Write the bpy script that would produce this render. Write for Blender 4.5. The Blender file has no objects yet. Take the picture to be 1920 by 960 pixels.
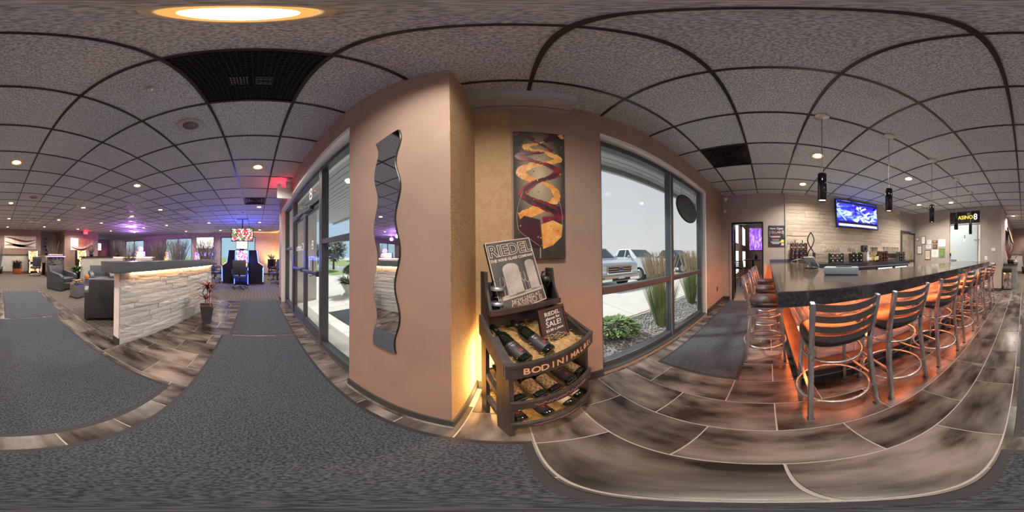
import bpy, bmesh, math, random
from mathutils import Vector, Matrix, Euler, Quaternion
random.seed(7)
R = math.radians
PI = math.pi
scene = bpy.context.scene
COL = scene.collection
CAM_H = 1.28
CEIL = 2.91

# ------------------------------------------------------------------ camera
cam_d = bpy.data.cameras.new('camera')
cam_d.type = 'PANO'
cam_d.panorama_type = 'EQUIRECTANGULAR'
cam_d.latitude_min = R(-90); cam_d.latitude_max = R(89.1)
cam_d.longitude_min = -PI; cam_d.longitude_max = PI
cam_d.clip_start = 0.01; cam_d.clip_end = 1000
cam = bpy.data.objects.new('camera', cam_d)
COL.objects.link(cam)
_w = Vector((R(.42), R(.5), 0))
_tilt = Quaternion(_w.normalized(), _w.length).to_matrix().to_4x4()
cam.matrix_world = Matrix.Translation((0, 0, CAM_H)) @ _tilt @ Euler((R(90), 0, 0)).to_matrix().to_4x4()
scene.camera = cam

# ------------------------------------------------------------------ world, sun, exposure
world = bpy.data.worlds.new('world'); scene.world = world
world.use_nodes = True
_n = world.node_tree.nodes; _l = world.node_tree.links
_n.clear()
_o = _n.new('ShaderNodeOutputWorld'); _b = _n.new('ShaderNodeBackground')
_tc = _n.new('ShaderNodeTexCoord'); _sx = _n.new('ShaderNodeSeparateXYZ'); _rp = _n.new('ShaderNodeValToRGB')
_l.new(_tc.outputs['Generated'], _sx.inputs[0]); _l.new(_sx.outputs['Z'], _rp.inputs[0])
_rp.color_ramp.elements[0].position = 0.0; _rp.color_ramp.elements[0].color = (.62, .605, .60, 1)
_rp.color_ramp.elements[1].position = .8; _rp.color_ramp.elements[1].color = (.47, .51, .57, 1)
_mr = _n.new('ShaderNodeMapRange'); _mr.inputs[1].default_value = .2; _mr.inputs[2].default_value = -1.; _l.new(_sx.outputs['X'], _mr.inputs[0])   # clear blue towards -X, haze elsewhere
_mz = _n.new('ShaderNodeMix'); _mz.data_type = 'RGBA'; _mz.inputs[7].default_value = (.36, .52, .64, 1); _l.new(_mr.outputs[0], _mz.inputs[0]); _l.new(_rp.outputs[0], _mz.inputs[6])
_l.new(_mz.outputs[2], _b.inputs[0]); _b.inputs[1].default_value = .74
_l.new(_b.outputs[0], _o.inputs[0])
sun_d = bpy.data.lights.new('sun', 'SUN'); sun_d.energy = 3.0; sun_d.angle = R(6); sun_d.color = (1, .95, .88)
sun = bpy.data.objects.new('sun', sun_d); COL.objects.link(sun)
sun.rotation_euler = Euler((R(-38), R(-22), 0))
scene.view_settings.view_transform = 'Standard'
scene.view_settings.look = 'None'
scene.view_settings.gamma = 1.0
scene.view_settings.use_curve_mapping = False
scene.view_settings.exposure = 0.75

# ------------------------------------------------------------------ materials
MATS = {}
def _mix(nt, a, b, fac_socket):
    m = nt.nodes.new('ShaderNodeMix'); m.data_type = 'RGBA'
    m.inputs[6].default_value = (*a, 1); m.inputs[7].default_value = (*b, 1)
    nt.links.new(fac_socket, m.inputs[0]); return m.outputs[2]
def mat(name, col, rough=.6, metal=0., col2=None, ns=8., bump=0., bs=60., rnd=0., emit=None, es=0., coat=0., spec=.5, stretch=None, detail=4., trans=0.):
    if name in MATS: return MATS[name]
    m = bpy.data.materials.new(name); m.use_nodes = True; MATS[name] = m
    nt = m.node_tree; p = nt.nodes['Principled BSDF']
    p.inputs['Base Color'].default_value = (*col, 1); p.inputs['Roughness'].default_value = rough
    p.inputs['Metallic'].default_value = metal; p.inputs['Specular IOR Level'].default_value = spec
    if coat: p.inputs['Coat Weight'].default_value = coat; p.inputs['Coat Roughness'].default_value = .08
    if trans: p.inputs['Transmission Weight'].default_value = trans
    if emit: p.inputs['Emission Color'].default_value = (*emit, 1); p.inputs['Emission Strength'].default_value = es
    tc = nt.nodes.new('ShaderNodeTexCoord'); vec = tc.outputs['Object']
    if stretch:
        mp = nt.nodes.new('ShaderNodeMapping'); mp.inputs['Scale'].default_value = stretch
        nt.links.new(vec, mp.inputs[0]); vec = mp.outputs[0]
    out = None
    if col2 is not None:
        n = nt.nodes.new('ShaderNodeTexNoise'); n.inputs['Scale'].default_value = ns; n.inputs['Detail'].default_value = detail
        v2 = vec
        if rnd:
            oi = nt.nodes.new('ShaderNodeObjectInfo'); va = nt.nodes.new('ShaderNodeVectorMath'); va.operation = 'ADD'
            sc = nt.nodes.new('ShaderNodeVectorMath'); sc.operation = 'SCALE'; sc.inputs[3].default_value = 37.
            nt.links.new(oi.outputs['Location'], sc.inputs[0]); nt.links.new(vec, va.inputs[0]); nt.links.new(sc.outputs[0], va.inputs[1]); v2 = va.outputs[0]
        nt.links.new(v2, n.inputs['Vector'])
        rp = nt.nodes.new('ShaderNodeValToRGB'); rp.color_ramp.elements[0].position = .36; rp.color_ramp.elements[1].position = .64
        nt.links.new(n.outputs['Fac'], rp.inputs[0])
        out = _mix(nt, col, col2, rp.outputs[0])
    if rnd:
        oi = nt.nodes.new('ShaderNodeObjectInfo')
        hsv = nt.nodes.new('ShaderNodeHueSaturation')
        mr = nt.nodes.new('ShaderNodeMapRange'); mr.inputs[3].default_value = 1 - rnd; mr.inputs[4].default_value = 1 + rnd
        nt.links.new(oi.outputs['Random'], mr.inputs[0]); nt.links.new(mr.outputs[0], hsv.inputs['Value'])
        if out is not None: nt.links.new(out, hsv.inputs['Color'])
        else: hsv.inputs['Color'].default_value = (*col, 1)
        out = hsv.outputs[0]
    if out is not None: nt.links.new(out, p.inputs['Base Color'])
    if bump:
        n = nt.nodes.new('ShaderNodeTexNoise'); n.inputs['Scale'].default_value = bs; n.inputs['Detail'].default_value = 3
        nt.links.new(vec, n.inputs['Vector'])
        b = nt.nodes.new('ShaderNodeBump'); b.inputs['Strength'].default_value = bump; b.inputs['Distance'].default_value = .01
        nt.links.new(n.outputs['Fac'], b.inputs['Height']); nt.links.new(b.outputs[0], p.inputs['Normal'])
    return m
def emis(name, col, s):
    if name in MATS: return MATS[name]
    m = bpy.data.materials.new(name); m.use_nodes = True; MATS[name] = m
    nt = m.node_tree; nt.nodes.clear()
    o = nt.nodes.new('ShaderNodeOutputMaterial'); e = nt.nodes.new('ShaderNodeEmission')
    e.inputs[0].default_value = (*col, 1); e.inputs[1].default_value = s; nt.links.new(e.outputs[0], o.inputs[0])
    return m
def screen(name, cols, s=1., scale=6., kind='noise', stretch=(1, 1, 1)):
    """a lit display: a procedural picture of soft shapes"""
    if name in MATS: return MATS[name]
    m = bpy.data.materials.new(name); m.use_nodes = True; MATS[name] = m
    nt = m.node_tree; nt.nodes.clear()
    o = nt.nodes.new('ShaderNodeOutputMaterial'); e = nt.nodes.new('ShaderNodeEmission')
    tc = nt.nodes.new('ShaderNodeTexCoord'); mp = nt.nodes.new('ShaderNodeMapping'); mp.inputs['Scale'].default_value = stretch
    nt.links.new(tc.outputs['Object'], mp.inputs[0])
    if kind == 'noise':
        n = nt.nodes.new('ShaderNodeTexNoise'); n.inputs['Scale'].default_value = scale; n.inputs['Detail'].default_value = 3; n.inputs['Distortion'].default_value = 1.6; f = n.outputs['Fac']
    elif kind == 'vor':
        n = nt.nodes.new('ShaderNodeTexVoronoi'); n.inputs['Scale'].default_value = scale
        s2 = nt.nodes.new('ShaderNodeSeparateColor'); nt.links.new(n.outputs['Color'], s2.inputs[0]); f = s2.outputs[0]
    else:
        n = nt.nodes.new('ShaderNodeTexWave'); n.inputs['Scale'].default_value = scale; n.inputs['Distortion'].default_value = 4; f = n.outputs['Fac']
    nt.links.new(mp.outputs[0], n.inputs['Vector'])
    rp = nt.nodes.new('ShaderNodeValToRGB'); cr = rp.color_ramp
    while len(cr.elements) < len(cols): cr.elements.new(.5)
    lo, hi = (.3, .7) if kind == 'noise' else (0, .95)
    for i, c in enumerate(cols):
        cr.elements[i].position = lo + (hi - lo) * i / (len(cols) - 1); cr.elements[i].color = (*c, 1)
    if kind == 'vor': cr.interpolation = 'CONSTANT'
    nt.links.new(f, rp.inputs[0]); nt.links.new(rp.outputs[0], e.inputs[0]); e.inputs[1].default_value = s
    nt.links.new(e.outputs[0], o.inputs[0]); return m
def thin_glass(name, tint=(.95, .97, .97), refl=.12):
    if name in MATS: return MATS[name]
    m = bpy.data.materials.new(name); m.use_nodes = True; MATS[name] = m
    nt = m.node_tree; nt.nodes.clear()
    o = nt.nodes.new('ShaderNodeOutputMaterial'); t = nt.nodes.new('ShaderNodeBsdfTransparent'); g = nt.nodes.new('ShaderNodeBsdfGlossy')
    mx = nt.nodes.new('ShaderNodeMixShader'); lw = nt.nodes.new('ShaderNodeLayerWeight'); lw.inputs[0].default_value = .25
    mu = nt.nodes.new('ShaderNodeMath'); mu.operation = 'MULTIPLY'; mu.inputs[1].default_value = refl * 4; mu.use_clamp = True
    nt.links.new(lw.outputs['Fresnel'], mu.inputs[0])
    t.inputs[0].default_value = (*tint, 1); g.inputs['Roughness'].default_value = .02
    nt.links.new(mu.outputs[0], mx.inputs[0]); nt.links.new(t.outputs[0], mx.inputs[1]); nt.links.new(g.outputs[0], mx.inputs[2])
    nt.links.new(mx.outputs[0], o.inputs[0]); return m

M = dict(
 wall=mat('wall_paint_taupe', (.34, .24, .185), .75, col2=(.30, .21, .165), ns=3, bump=.12, bs=220),
 wall2=mat('wall_tan_lamplit_textured', (.52, .36, .20), .8, col2=(.46, .31, .17), ns=30, bump=.7, bs=110),  # lamplight on the pier side and rack corner put into this tan
 wallg=mat('wall_paint_greige', (.40, .35, .31), .75, col2=(.36, .32, .285), ns=3, bump=.1, bs=200),
 wallw=mat('wall_paint_pale', (.62, .59, .54), .75, col2=(.56, .53, .48), ns=4, bump=.08, bs=200),
 wallp=mat('wall_paint_mauve', (.50, .38, .37), .75, col2=(.45, .34, .33), ns=3),
 base=mat('baseboard_charcoal', (.045, .042, .042), .5),
 white=mat('white_paint', (.78, .77, .74), .45),
 whitep=mat('white_plastic', (.8, .79, .77), .35),
 alum=mat('bronze_aluminium_frame', (.10, .11, .115), .38, .6),
 aluml=mat('clear_aluminium_edge', (.42, .48, .50), .35, .8),
 glass=thin_glass('window_glass', refl=.012),
 glassw=thin_glass('drinking_glass', (.96, .97, .98), .16),
 mirror=mat('mirror_glass', (.82, .85, .86), .02, 1.),
 tile=mat('floor_tile_slate', (.022, .017, .015), .22, col2=(.17, .148, .135), ns=6, detail=11, rnd=.32, stretch=(1.1, .38, 1), bump=.05, bs=30, spec=.45),
 grout=mat('grout_pale', (.38, .36, .34), .9),
 carpet=mat('carpet_taupe', (.085, .07, .06), .95, col2=(.06, .05, .044), ns=45, bump=.5, bs=400),
 mat_=mat('door_mat_charcoal', (.020, .026, .036), .97, col2=(.095, .11, .14), ns=95, bump=.9, bs=500, detail=2),
 rubber=mat('rubber_black', (.02, .02, .022), .7),
 ctile=mat('ceiling_tile_grey', (.74, .77, .81), .95, col2=(.33, .345, .37), ns=85, bump=1., bs=110, rnd=.06, detail=2),
 tbar=mat('ceiling_grid_black', (.055, .046, .04), .28, .5),
 tbarl=mat('vent_black', (.012, .012, .013), .5, .3),
 stone=mat('ledger_stone_white', (.66, .66, .64), .85, col2=(.52, .52, .50), ns=7, bump=.5, bs=45, rnd=.16, detail=6),
 stonec=mat('ledger_stone_cream', (.60, .52, .42), .85, col2=(.50, .42, .33), ns=9, bump=.9, bs=45, rnd=.14, detail=6),
 mortar=mat('stone_backing', (.26, .24, .215), .95),
 granite=mat('dark_granite', (.018, .018, .022), .12, col2=(.036, .036, .042), ns=80, detail=8, spec=.6),
 barwood=mat('bar_top_laminate', (.040, .031, .026), .13, col2=(.075, .06, .05), ns=5, detail=8, spec=.6),
 steel=mat('brushed_steel', (.50, .50, .50), .3, 1., col2=(.42, .42, .43), ns=40, stretch=(1, 1, .08)),
 stool=mat('stool_frame_grey_metal', (.50, .52, .54), .27, .9),
 slat=mat('stool_slat_bronze', (.10, .095, .09), .35, .6),
 vinyl=mat('black_vinyl', (.016, .016, .017), .28, bump=.15, bs=160),
 capg=mat('cap_granite_sheen_grey', (.065, .07, .076), .2, col2=(.12, .127, .135), ns=120, detail=8),  # dark granite lightened: its reflections are put into the base colour
 leather=mat('dark_leather', (.048, .056, .065), .36, bump=.25, bs=120, spec=.6),
 black=mat('black_plastic', (.014, .014, .015), .4),
 satin=mat('satin_black_metal', (.02, .02, .022), .3, .3),
 chrome=mat('chrome', (.75, .75, .75), .08, 1.),
 wood=mat('dark_stained_wood', (.055, .049, .046), .45, col2=(.03, .027, .025), ns=14, stretch=(1, 1, .12), bump=.2, bs=60),
 woodm=mat('brown_wood', (.18, .09, .045), .5, col2=(.11, .055, .03), ns=14, stretch=(1, 1, .15)),
 straw=mat('packing_straw', (.62, .43, .20), .8, col2=(.48, .31, .13), ns=40),
 bottle=mat('wine_bottle_glass', (.006, .009, .006), .08, spec=.7),
 label_d=mat('bottle_label_dark', (.035, .03, .032), .5),
 label_g=mat('bottle_label_gold', (.62, .48, .26), .5, col2=(.08, .05, .03), ns=85),
 label_c=mat('bottle_label_cream', (.72, .58, .46), .6, col2=(.68, .52, .40), ns=12),
 red=mat('red_print', (.42, .02, .03), .5),
 chalk=mat('chalk_white', (.80, .78, .72), .9),
 chalkt=mat('chalk_tan', (.62, .40, .24), .9),
 chalkp=mat('chalk_pink', (.50, .16, .24), .9),
 board=mat('chalkboard', (.028, .027, .028), .7, col2=(.05, .048, .048), ns=9),
 leafg=mat('leaf_green', (.10, .19, .06), .5, col2=(.17, .28, .10), ns=6),
 leafd=mat('leaf_dusky_green', (.16, .22, .15), .6, col2=(.24, .30, .20), ns=6),
 leafr=mat('leaf_red', (.28, .035, .02), .45, col2=(.12, .06, .03), ns=9),
 leafk=mat('leaf_dark_bronze', (.07, .05, .04), .45),
 twig=mat('twig_grey', (.16, .145, .135), .8, col2=(.26, .24, .225), ns=12),
 twigl=mat('twig_pale', (.34, .31, .28), .8, col2=(.22, .2, .18), ns=12),
 grass=mat('ornamental_grass', (.16, .24, .08), .7, col2=(.25, .33, .14), ns=5),
 plume=mat('grass_plume', (.50, .43, .30), .9),
 gravel=mat('gravel_grey', (.25, .25, .26), .9, col2=(.40, .39, .38), ns=4),
 concrete=mat('concrete_pale', (.62, .60, .57), .9, col2=(.56, .54, .51), ns=2),
 asphalt=mat('lot_concrete', (.56, .54, .52), .9, col2=(.50, .48, .46), ns=1),
 lawn=mat('lawn', (.17, .26, .07), .9, col2=(.25, .33, .12), ns=2),
 soffit=mat('soffit_vinyl_grey', (.40, .42, .44), .6),
 truckw=mat('truck_paint_white', (.72, .74, .77), .25, coat=.6),
 truckg=mat('truck_paint_silver', (.52, .57, .63), .25, .3, coat=.6),
 truckn=mat('truck_paint_navy', (.02, .035, .06), .25, .2, coat=.6),
 cglass=mat('car_glass_dark', (.03, .045, .06), .06, spec=.8),
 tyre=mat('tyre', (.02, .02, .02), .8),
 lamp=emis('downlight_bulb', (1, .70, .34), 10),
 lampp=emis('pendant_bulb', (1, .66, .30), 9),
 led_o=emis('led_strip_orange', (1, .19, .05), 85),
 led_w=emis('led_strip_warm', (1, .5, .25), 20),
 led_b=emis('led_blue', (.06, .12, 1), 6),
 led_v=emis('led_violet', (.45, .12, 1), 5),
 exitr=emis('exit_red', (1, .02, .03), 5),
 fridge=emis('cooler_light', (.75, .92, 1), 1.1),
)
# ------------------------------------------------------------------ mesh helpers
class MB:
    def __init__(s): s.v = []; s.f = []; s.sm = []
    def add(s, vs, fs, sm=False):
        o = len(s.v); s.v += [tuple(v) for v in vs]; s.f += [tuple(i + o for i in f) for f in fs]; s.sm += [sm] * len(fs); return s
    def bx(s, x0, x1, y0, y1, z0, z1):
        v = [(x, y, z) for x in (x0, x1) for y in (y0, y1) for z in (z0, z1)]
        return s.add(v, [(0, 1, 3, 2), (4, 6, 7, 5), (0, 4, 5, 1), (2, 3, 7, 6), (0, 2, 6, 4), (1, 5, 7, 3)])
    def box(s, c, d, rot=None):
        m = rot or Matrix.Identity(3); c = Vector(c)
        v = [c + m @ Vector((a * d[0] / 2, b * d[1] / 2, e * d[2] / 2)) for a in (-1, 1) for b in (-1, 1) for e in (-1, 1)]
        return s.add(v, [(0, 1, 3, 2), (4, 6, 7, 5), (0, 4, 5, 1), (2, 3, 7, 6), (0, 2, 6, 4), (1, 5, 7, 3)])
    def bar(s, a, b, w, t=None, up=(0, 0, 1)):
        a = Vector(a); b = Vector(b); t = t or w; d = b - a; L = d.length; d.normalize()
        up = Vector(up)
        if abs(d.dot(up)) > .98: up = Vector((1, 0, 0))
        x = d.cross(up).normalized(); z = x.cross(d)
        return s.box((a + b) / 2, (w, L, t), Matrix((x, d, z)).transposed())
    def ring(s, c, r, n, ax, ay): return [c + ax * (r * math.cos(2 * PI * i / n)) + ay * (r * math.sin(2 * PI * i / n)) for i in range(n)]
    def cyl(s, a, b, r0, r1=None, n=14, caps=True):
        a = Vector(a); b = Vector(b); r1 = r0 if r1 is None else r1
        d = (b - a).normalized(); up = Vector((0, 0, 1)) if abs(d.z) < .95 else Vector((1, 0, 0))
        ax = d.cross(up).normalized(); ay = d.cross(ax)
        v = s.ring(a, r0, n, ax, ay) + s.ring(b, r1, n, ax, ay)
        s.add(v, [(i, (i + 1) % n, n + (i + 1) % n, n + i) for i in range(n)], True)
        if caps: s.add(v, [tuple(range(n - 1, -1, -1)), tuple(range(n, 2 * n))])
        return s
    def tube(s, pts, r, n=8, closed=False):
        pts = [Vector(p) for p in pts]; m = len(pts); rs = r if isinstance(r, (list, tuple)) else [r] * m
        V = []; prev = None
        for i, p in enumerate(pts):
            if closed: d = pts[(i + 1) % m] - pts[i - 1]
            else: d = pts[min(i + 1, m - 1)] - pts[max(i - 1, 0)]
            d.normalize()
            if prev is None:
                up = Vector((0, 0, 1)) if abs(d.z) < .9 else Vector((1, 0, 0)); ax = d.cross(up).normalized()
            else:
                ax = (prev - d * prev.dot(d)).normalized()
            prev = ax; V += s.ring(p, rs[i], n, ax, d.cross(ax))
        F = []
        for i in range(m if closed else m - 1):
            j = (i + 1) % m
            F += [(i * n + k, i * n + (k + 1) % n, j * n + (k + 1) % n, j * n + k) for k in range(n)]
        s.add(V, F, True)
        if not closed: s.add(V, [tuple(range(n - 1, -1, -1)), tuple(range((m - 1) * n, m * n))])
        return s
    def lathe(s, prof, c=(0, 0, 0), n=20, mtx=None):
        c = Vector(c); V = []; m = mtx or Matrix.Identity(3)
        for r, z in prof: V += [c + m @ Vector((r * math.cos(2 * PI * i / n), r * math.sin(2 * PI * i / n), z)) for i in range(n)]
        F = []
        for j in range(len(prof) - 1): F += [(j * n + i, j * n + (i + 1) % n, (j + 1) * n + (i + 1) % n, (j + 1) * n + i) for i in range(n)]
        s.add(V, F, True)
        if prof[0][0] > 1e-5: s.add(V, [tuple(range(n - 1, -1, -1))])
        if prof[-1][0] > 1e-5: s.add(V, [tuple(range((len(prof) - 1) * n, len(prof) * n))])
        return s
    def prism(s, poly, o, u, v, t, sm=False):
        """poly of (a,b) in plane u,v at o, extruded by vector t"""
        o = Vector(o); u = Vector(u); v = Vector(v); t = Vector(t); n = len(poly)
        P = [o + u * a + v * b for a, b in poly]; Q = [p + t for p in P]
        s.add(P + Q, [tuple(range(n - 1, -1, -1)), tuple(range(n, 2 * n))])
        return s.add(P + Q, [(i, (i + 1) % n, n + (i + 1) % n, n + i) for i in range(n)], sm)
    def ball(s, c, r, n=12, m=8):
        r = r if isinstance(r, (tuple, list)) else (r, r, r); c = Vector(c); V = []; F = []
        for j in range(m + 1):
            th = PI * j / m
            V += [c + Vector((r[0] * math.sin(th) * math.cos(2 * PI * i / n), r[1] * math.sin(th) * math.sin(2 * PI * i / n), r[2] * math.cos(th))) for i in range(n)]
        for j in range(m): F += [(j * n + i, (j + 1) * n + i, (j + 1) * n + (i + 1) % n, j * n + (i + 1) % n) for i in range(n)]
        return s.add(V, F, True)
    def blade(s, base, d, length, w, droop, n=6, cup=.25, side=None):
        """a leaf: a bent strip with a folded midrib and some thickness of form"""
        base = Vector(base); d = Vector(d).normalized(); sd = Vector(side) if side else d.cross(Vector((0, 0, 1)))
        if sd.length < 1e-3: sd = Vector((1, 0, 0))
        sd.normalize(); V = []; F = []; p = base.copy(); dd = d.copy()
        for i in range(n + 1):
            t = i / n; ww = w * (math.sin(PI * min(1, .12 + t * .88)) ** .7 if i < n else 0.02)
            up = sd.cross(dd)
            V += [p - sd * ww + up * ww * cup, p, p + sd * ww + up * ww * cup]
            p = p + dd * (length / n); dd = (dd + Vector((0, 0, -droop / n))).normalized()
        for i in range(n):
            a = i * 3; F += [(a, a + 1, a + 4, a + 3), (a + 1, a + 2, a + 5, a + 4)]
        return s.add(V, F, True)
    def mesh(s, name, m):
        me = bpy.data.meshes.new(name); me.from_pydata(s.v, [], s.f)
        me.polygons.foreach_set('use_smooth', s.sm)
        if m: me.materials.append(m)
        me.update(); return me
    def build(s, name, m, parent=None, bevel=0, seg=2):
        bm = bmesh.new(); me = s.mesh(name, m); bm.from_mesh(me)
        bmesh.ops.recalc_face_normals(bm, faces=bm.faces)
        if bevel:
            es = [e for e in bm.edges if len(e.link_faces) == 2 and e.calc_face_angle(0) > .6]
            bmesh.ops.bevel(bm, geom=es, offset=bevel, segments=seg, profile=.6, affect='EDGES', clamp_overlap=True)
            if seg > 1:
                for f in bm.faces: f.smooth = True
        bm.to_mesh(me); bm.free()
        if bevel and seg > 1:
            try: me.set_sharp_from_angle(angle=R(50))
            except Exception: pass
        return obj(name, me, parent)
def obj(name, me, parent=None):
    o = bpy.data.objects.new(name, me); COL.objects.link(o)
    if parent is not None: o.parent = parent
    return o
def tag(o, label=None, cat=None, group=None, kind=None):
    if label: o['label'] = label
    if cat: o['category'] = cat
    if group: o['group'] = group
    if kind: o['kind'] = kind
    return o
def thing(name, label, cat, loc=(0, 0, 0), rz=0, group=None):
    o = bpy.data.objects.new(name, None); COL.objects.link(o); o.empty_display_size = .1
    o.location = loc; o.rotation_euler = (0, 0, rz)
    return tag(o, label, cat, group)
def struct(name, loc=(0, 0, 0), rz=0):
    o = bpy.data.objects.new(name, None); COL.objects.link(o); o.empty_display_size = .1; o.location = loc; o.rotation_euler = (0, 0, rz)
    o['kind'] = 'structure'; return o
def kids(o): return [c for c in bpy.data.objects if c.parent == o]
KID = {}
def copy_tree(root, loc, rz, label, group=None, cache=True):
    def rec(o, par):
        c = o.copy(); COL.objects.link(c); c.parent = par
        key = o.name
        if key not in KID: KID[key] = list(o.children)
        for k in KID[key]: rec(k, c)
        return c
    r = rec(root, None); r.location = loc; r.rotation_euler = (0, 0, rz); r['label'] = label
    if group: r['group'] = group
    return r
def text(body, size, m, parent, o, u, v, name='lettering', ex=.0008, align='CENTER', flip=False, bold=0):
    cu = bpy.data.curves.new('t', 'FONT'); cu.body = body; cu.size = size; cu.extrude = ex; cu.align_x = align; cu.align_y = 'CENTER'; cu.offset = bold; cu.resolution_u = 3
    to = bpy.data.objects.new('t', cu)
    me = bpy.data.meshes.new_from_object(to)
    bpy.data.objects.remove(to); bpy.data.curves.remove(cu)
    u = Vector(u).normalized(); v = Vector(v).normalized(); w = u.cross(v)
    if flip: u = -u
    mt = Matrix((u, v, w)).transposed().to_4x4(); mt.translation = Vector(o)
    me.transform(mt); me.materials.clear(); me.materials.append(m); me.name = name
    return obj(name, me, parent)
def light(name, kind, loc, energy, col, parent, **k):
    d = bpy.data.lights.new(name, kind); d.energy = energy; d.color = col
    for a, b in k.items(): setattr(d, a, b)
    o = bpy.data.objects.new(name, d); COL.objects.link(o); o.location = loc
    if parent: o.parent = parent
    return o
def B(x0, x1, y0, y1, z0, z1): return MB().bx(x0, x1, y0, y1, z0, z1)

# ------------------------------------------------------------------ the setting: floor
YW = 1.22          # inner face of the bar-side front wall
floor = struct('floor')
B(-4.6, 4.4, -5.5, 1.3, -.12, -.006).build('slab', M['grout'], floor)
tile_meshes = {}
def tile_mesh(w, l):
    k = (round(w, 3), round(l, 3))
    if k not in tile_meshes:
        tile_meshes[k] = B(-w / 2, w / 2, -l / 2, l / 2, -.012, 0).build('tile', M['tile'], None, bevel=.0015, seg=1)
        o = tile_meshes[k]; me = o.data; bpy.data.objects.remove(o); tile_meshes[k] = me
    return tile_meshes[k]
def regions():   # tiled zones
    return [(-4.55, 4.3, -1.5, YW), (-1.5, 4.3, -5.45, -1.5)]
GAP = .008
row = 0
X0 = .07
for (ax, bx_, ay, by) in regions():
    k = math.floor((ax - X0) / .305)
    while X0 + k * .305 < bx_:
        x0 = max(ax, X0 + k * .305); x1 = min(bx_, X0 + (k + 1) * .305)
        off = -.03 + (.305 if k % 2 else 0)
        j = math.floor((ay - off) / .61)
        while off + j * .61 < by:
            y0 = max(ay, off + j * .61); y1 = min(by, off + (j + 1) * .61); j += 1
            if x1 - x0 < .03 or y1 - y0 < .03: continue
            cx, cy = (x0 + x1) / 2, (y0 + y1) / 2
            if cx > 1.75 and cy < -.8: continue          # behind the bar, never seen
            if cy > .80 and cx < -.1 and cx > -4.4: 
                if y1 > .95: y1 = .95
                if y1 - y0 < .03: continue
                cy = (y0 + y1) / 2
            o = obj('tile', tile_mesh(x1 - x0 - GAP, y1 - y0 - GAP), floor); o.location = (cx, cy, 0)
        k += 1
c = MB(); c.bx(-11.4, -4.55, -1.5, 1.7, -.1, -.001); c.bx(-11.4, -1.5, -14.6, -1.5, -.1, -.001); c.bx(-1.5, 4.4, -14.6, -5.45, -.1, -.001)
cmat = M['carpet']; nt = cmat.node_tree   # woven basket pattern
tag(c.build('floor_carpet', cmat), kind='structure')
_p = nt.nodes['Principled BSDF']; _tc = nt.nodes.new('ShaderNodeTexCoord'); _mp = nt.nodes.new('ShaderNodeMapping'); _mp.inputs['Rotation'].default_value = (0, 0, R(45))
_ck = nt.nodes.new('ShaderNodeTexChecker'); _ck.inputs['Scale'].default_value = 13; _ck.inputs[1].default_value = (.14, .12, .108, 1); _ck.inputs[2].default_value = (.075, .063, .056, 1)
nt.links.new(_tc.outputs['Object'], _mp.inputs[0]); nt.links.new(_mp.outputs[0], _ck.inputs['Vector'])
_mx = nt.nodes.new('ShaderNodeMix'); _mx.data_type = 'RGBA'; _mx.blend_type = 'MULTIPLY'; _mx.inputs[0].default_value = .0
_old = _p.inputs['Base Color'].links[0].from_socket
_mx2 = nt.nodes.new('ShaderNodeMix'); _mx2.data_type = 'RGBA'; _mx2.inputs[0].default_value = .55
nt.links.new(_old, _mx2.inputs[6]); nt.links.new(_ck.outputs['Color'], _mx2.inputs[7]); nt.links.new(_mx2.outputs[2], _p.inputs['Base Color'])

# ------------------------------------------------------------------ ceiling: slab, panels, grid bars
ceil_ = struct('ceiling')
B(-11.4, 4.4, -14.6, 1.75, CEIL + .06, CEIL + .15).build('deck', M['tbar'], ceil_)
GX, GY = .12, .26; SX, SY = .64, .63
xs = [GX + SX * k for k in range(-18, 7)]; ys = [GY + SY * k for k in range(-24, 3)]
cells = []
gx = [-11.35] + [v for v in xs if -11.3 < v < 4.28] + [4.32]
gy = [-14.55] + [v for v in ys if -14.5 < v < 1.58] + [1.7]
VENTS = {(-.84, -.05): 1, (2.36, .57): 2, (-1.48, -2.89): 2, (-.2, -3.5): 2, (-4.68, -.05): 2, (1.72, -2.9): 2}
def is_vent(cx, cy): return any(abs(cx - v[0]) < .25 and abs(cy - v[1]) < .25 for v in VENTS)
ctm = {}
def ctile_mesh(w, l):
    k = (round(w, 3), round(l, 3))
    if k not in ctm:
        o = B(-w / 2, w / 2, -l / 2, l / 2, 0, .02).build('ceiling_tile', M['ctile'], None, bevel=.004, seg=1); ctm[k] = o.data; bpy.data.objects.remove(o)
    return ctm[k]
vent_cells = []
for i in range(len(gx) - 1):
    for j in range(len(gy) - 1):
        x0, x1, y0, y1 = gx[i], gx[i + 1], gy[j], gy[j + 1]; cx, cy = (x0 + x1) / 2, (y0 + y1) / 2
        if is_vent(cx, cy): vent_cells.append((x0, x1, y0, y1)); continue
        if cx > .85 and cy < -5.5: continue
        cells.append((math.hypot(cx, cy), x0, x1, y0, y1))
cells.sort()
far = MB()
for n, (r, x0, x1, y0, y1) in enumerate(cells):
    if n < 300:
        o = obj('ceiling_tile', ctile_mesh(x1 - x0 - .012, y1 - y0 - .012), ceil_); o.location = ((x0 + x1) / 2, (y0 + y1) / 2, CEIL + .006)
    else: far.bx(x0 + .006, x1 - .006, y0 + .006, y1 - .006, CEIL + .006, CEIL + .026)
tag(far.build('far_ceiling_tiles', M['ctile'], ceil_), kind='stuff')
for x in gx[1:-1]: B(x - .012, x + .012, gy[0], gy[-1], CEIL - .002, CEIL + .03).build('grid_bar', M['tbar'], ceil_)
for y in gy[1:-1]: B(gx[0], gx[-1], y - .012, y + .012, CEIL - .0021, CEIL + .029).build('grid_bar', M['tbar'], ceil_)

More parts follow.
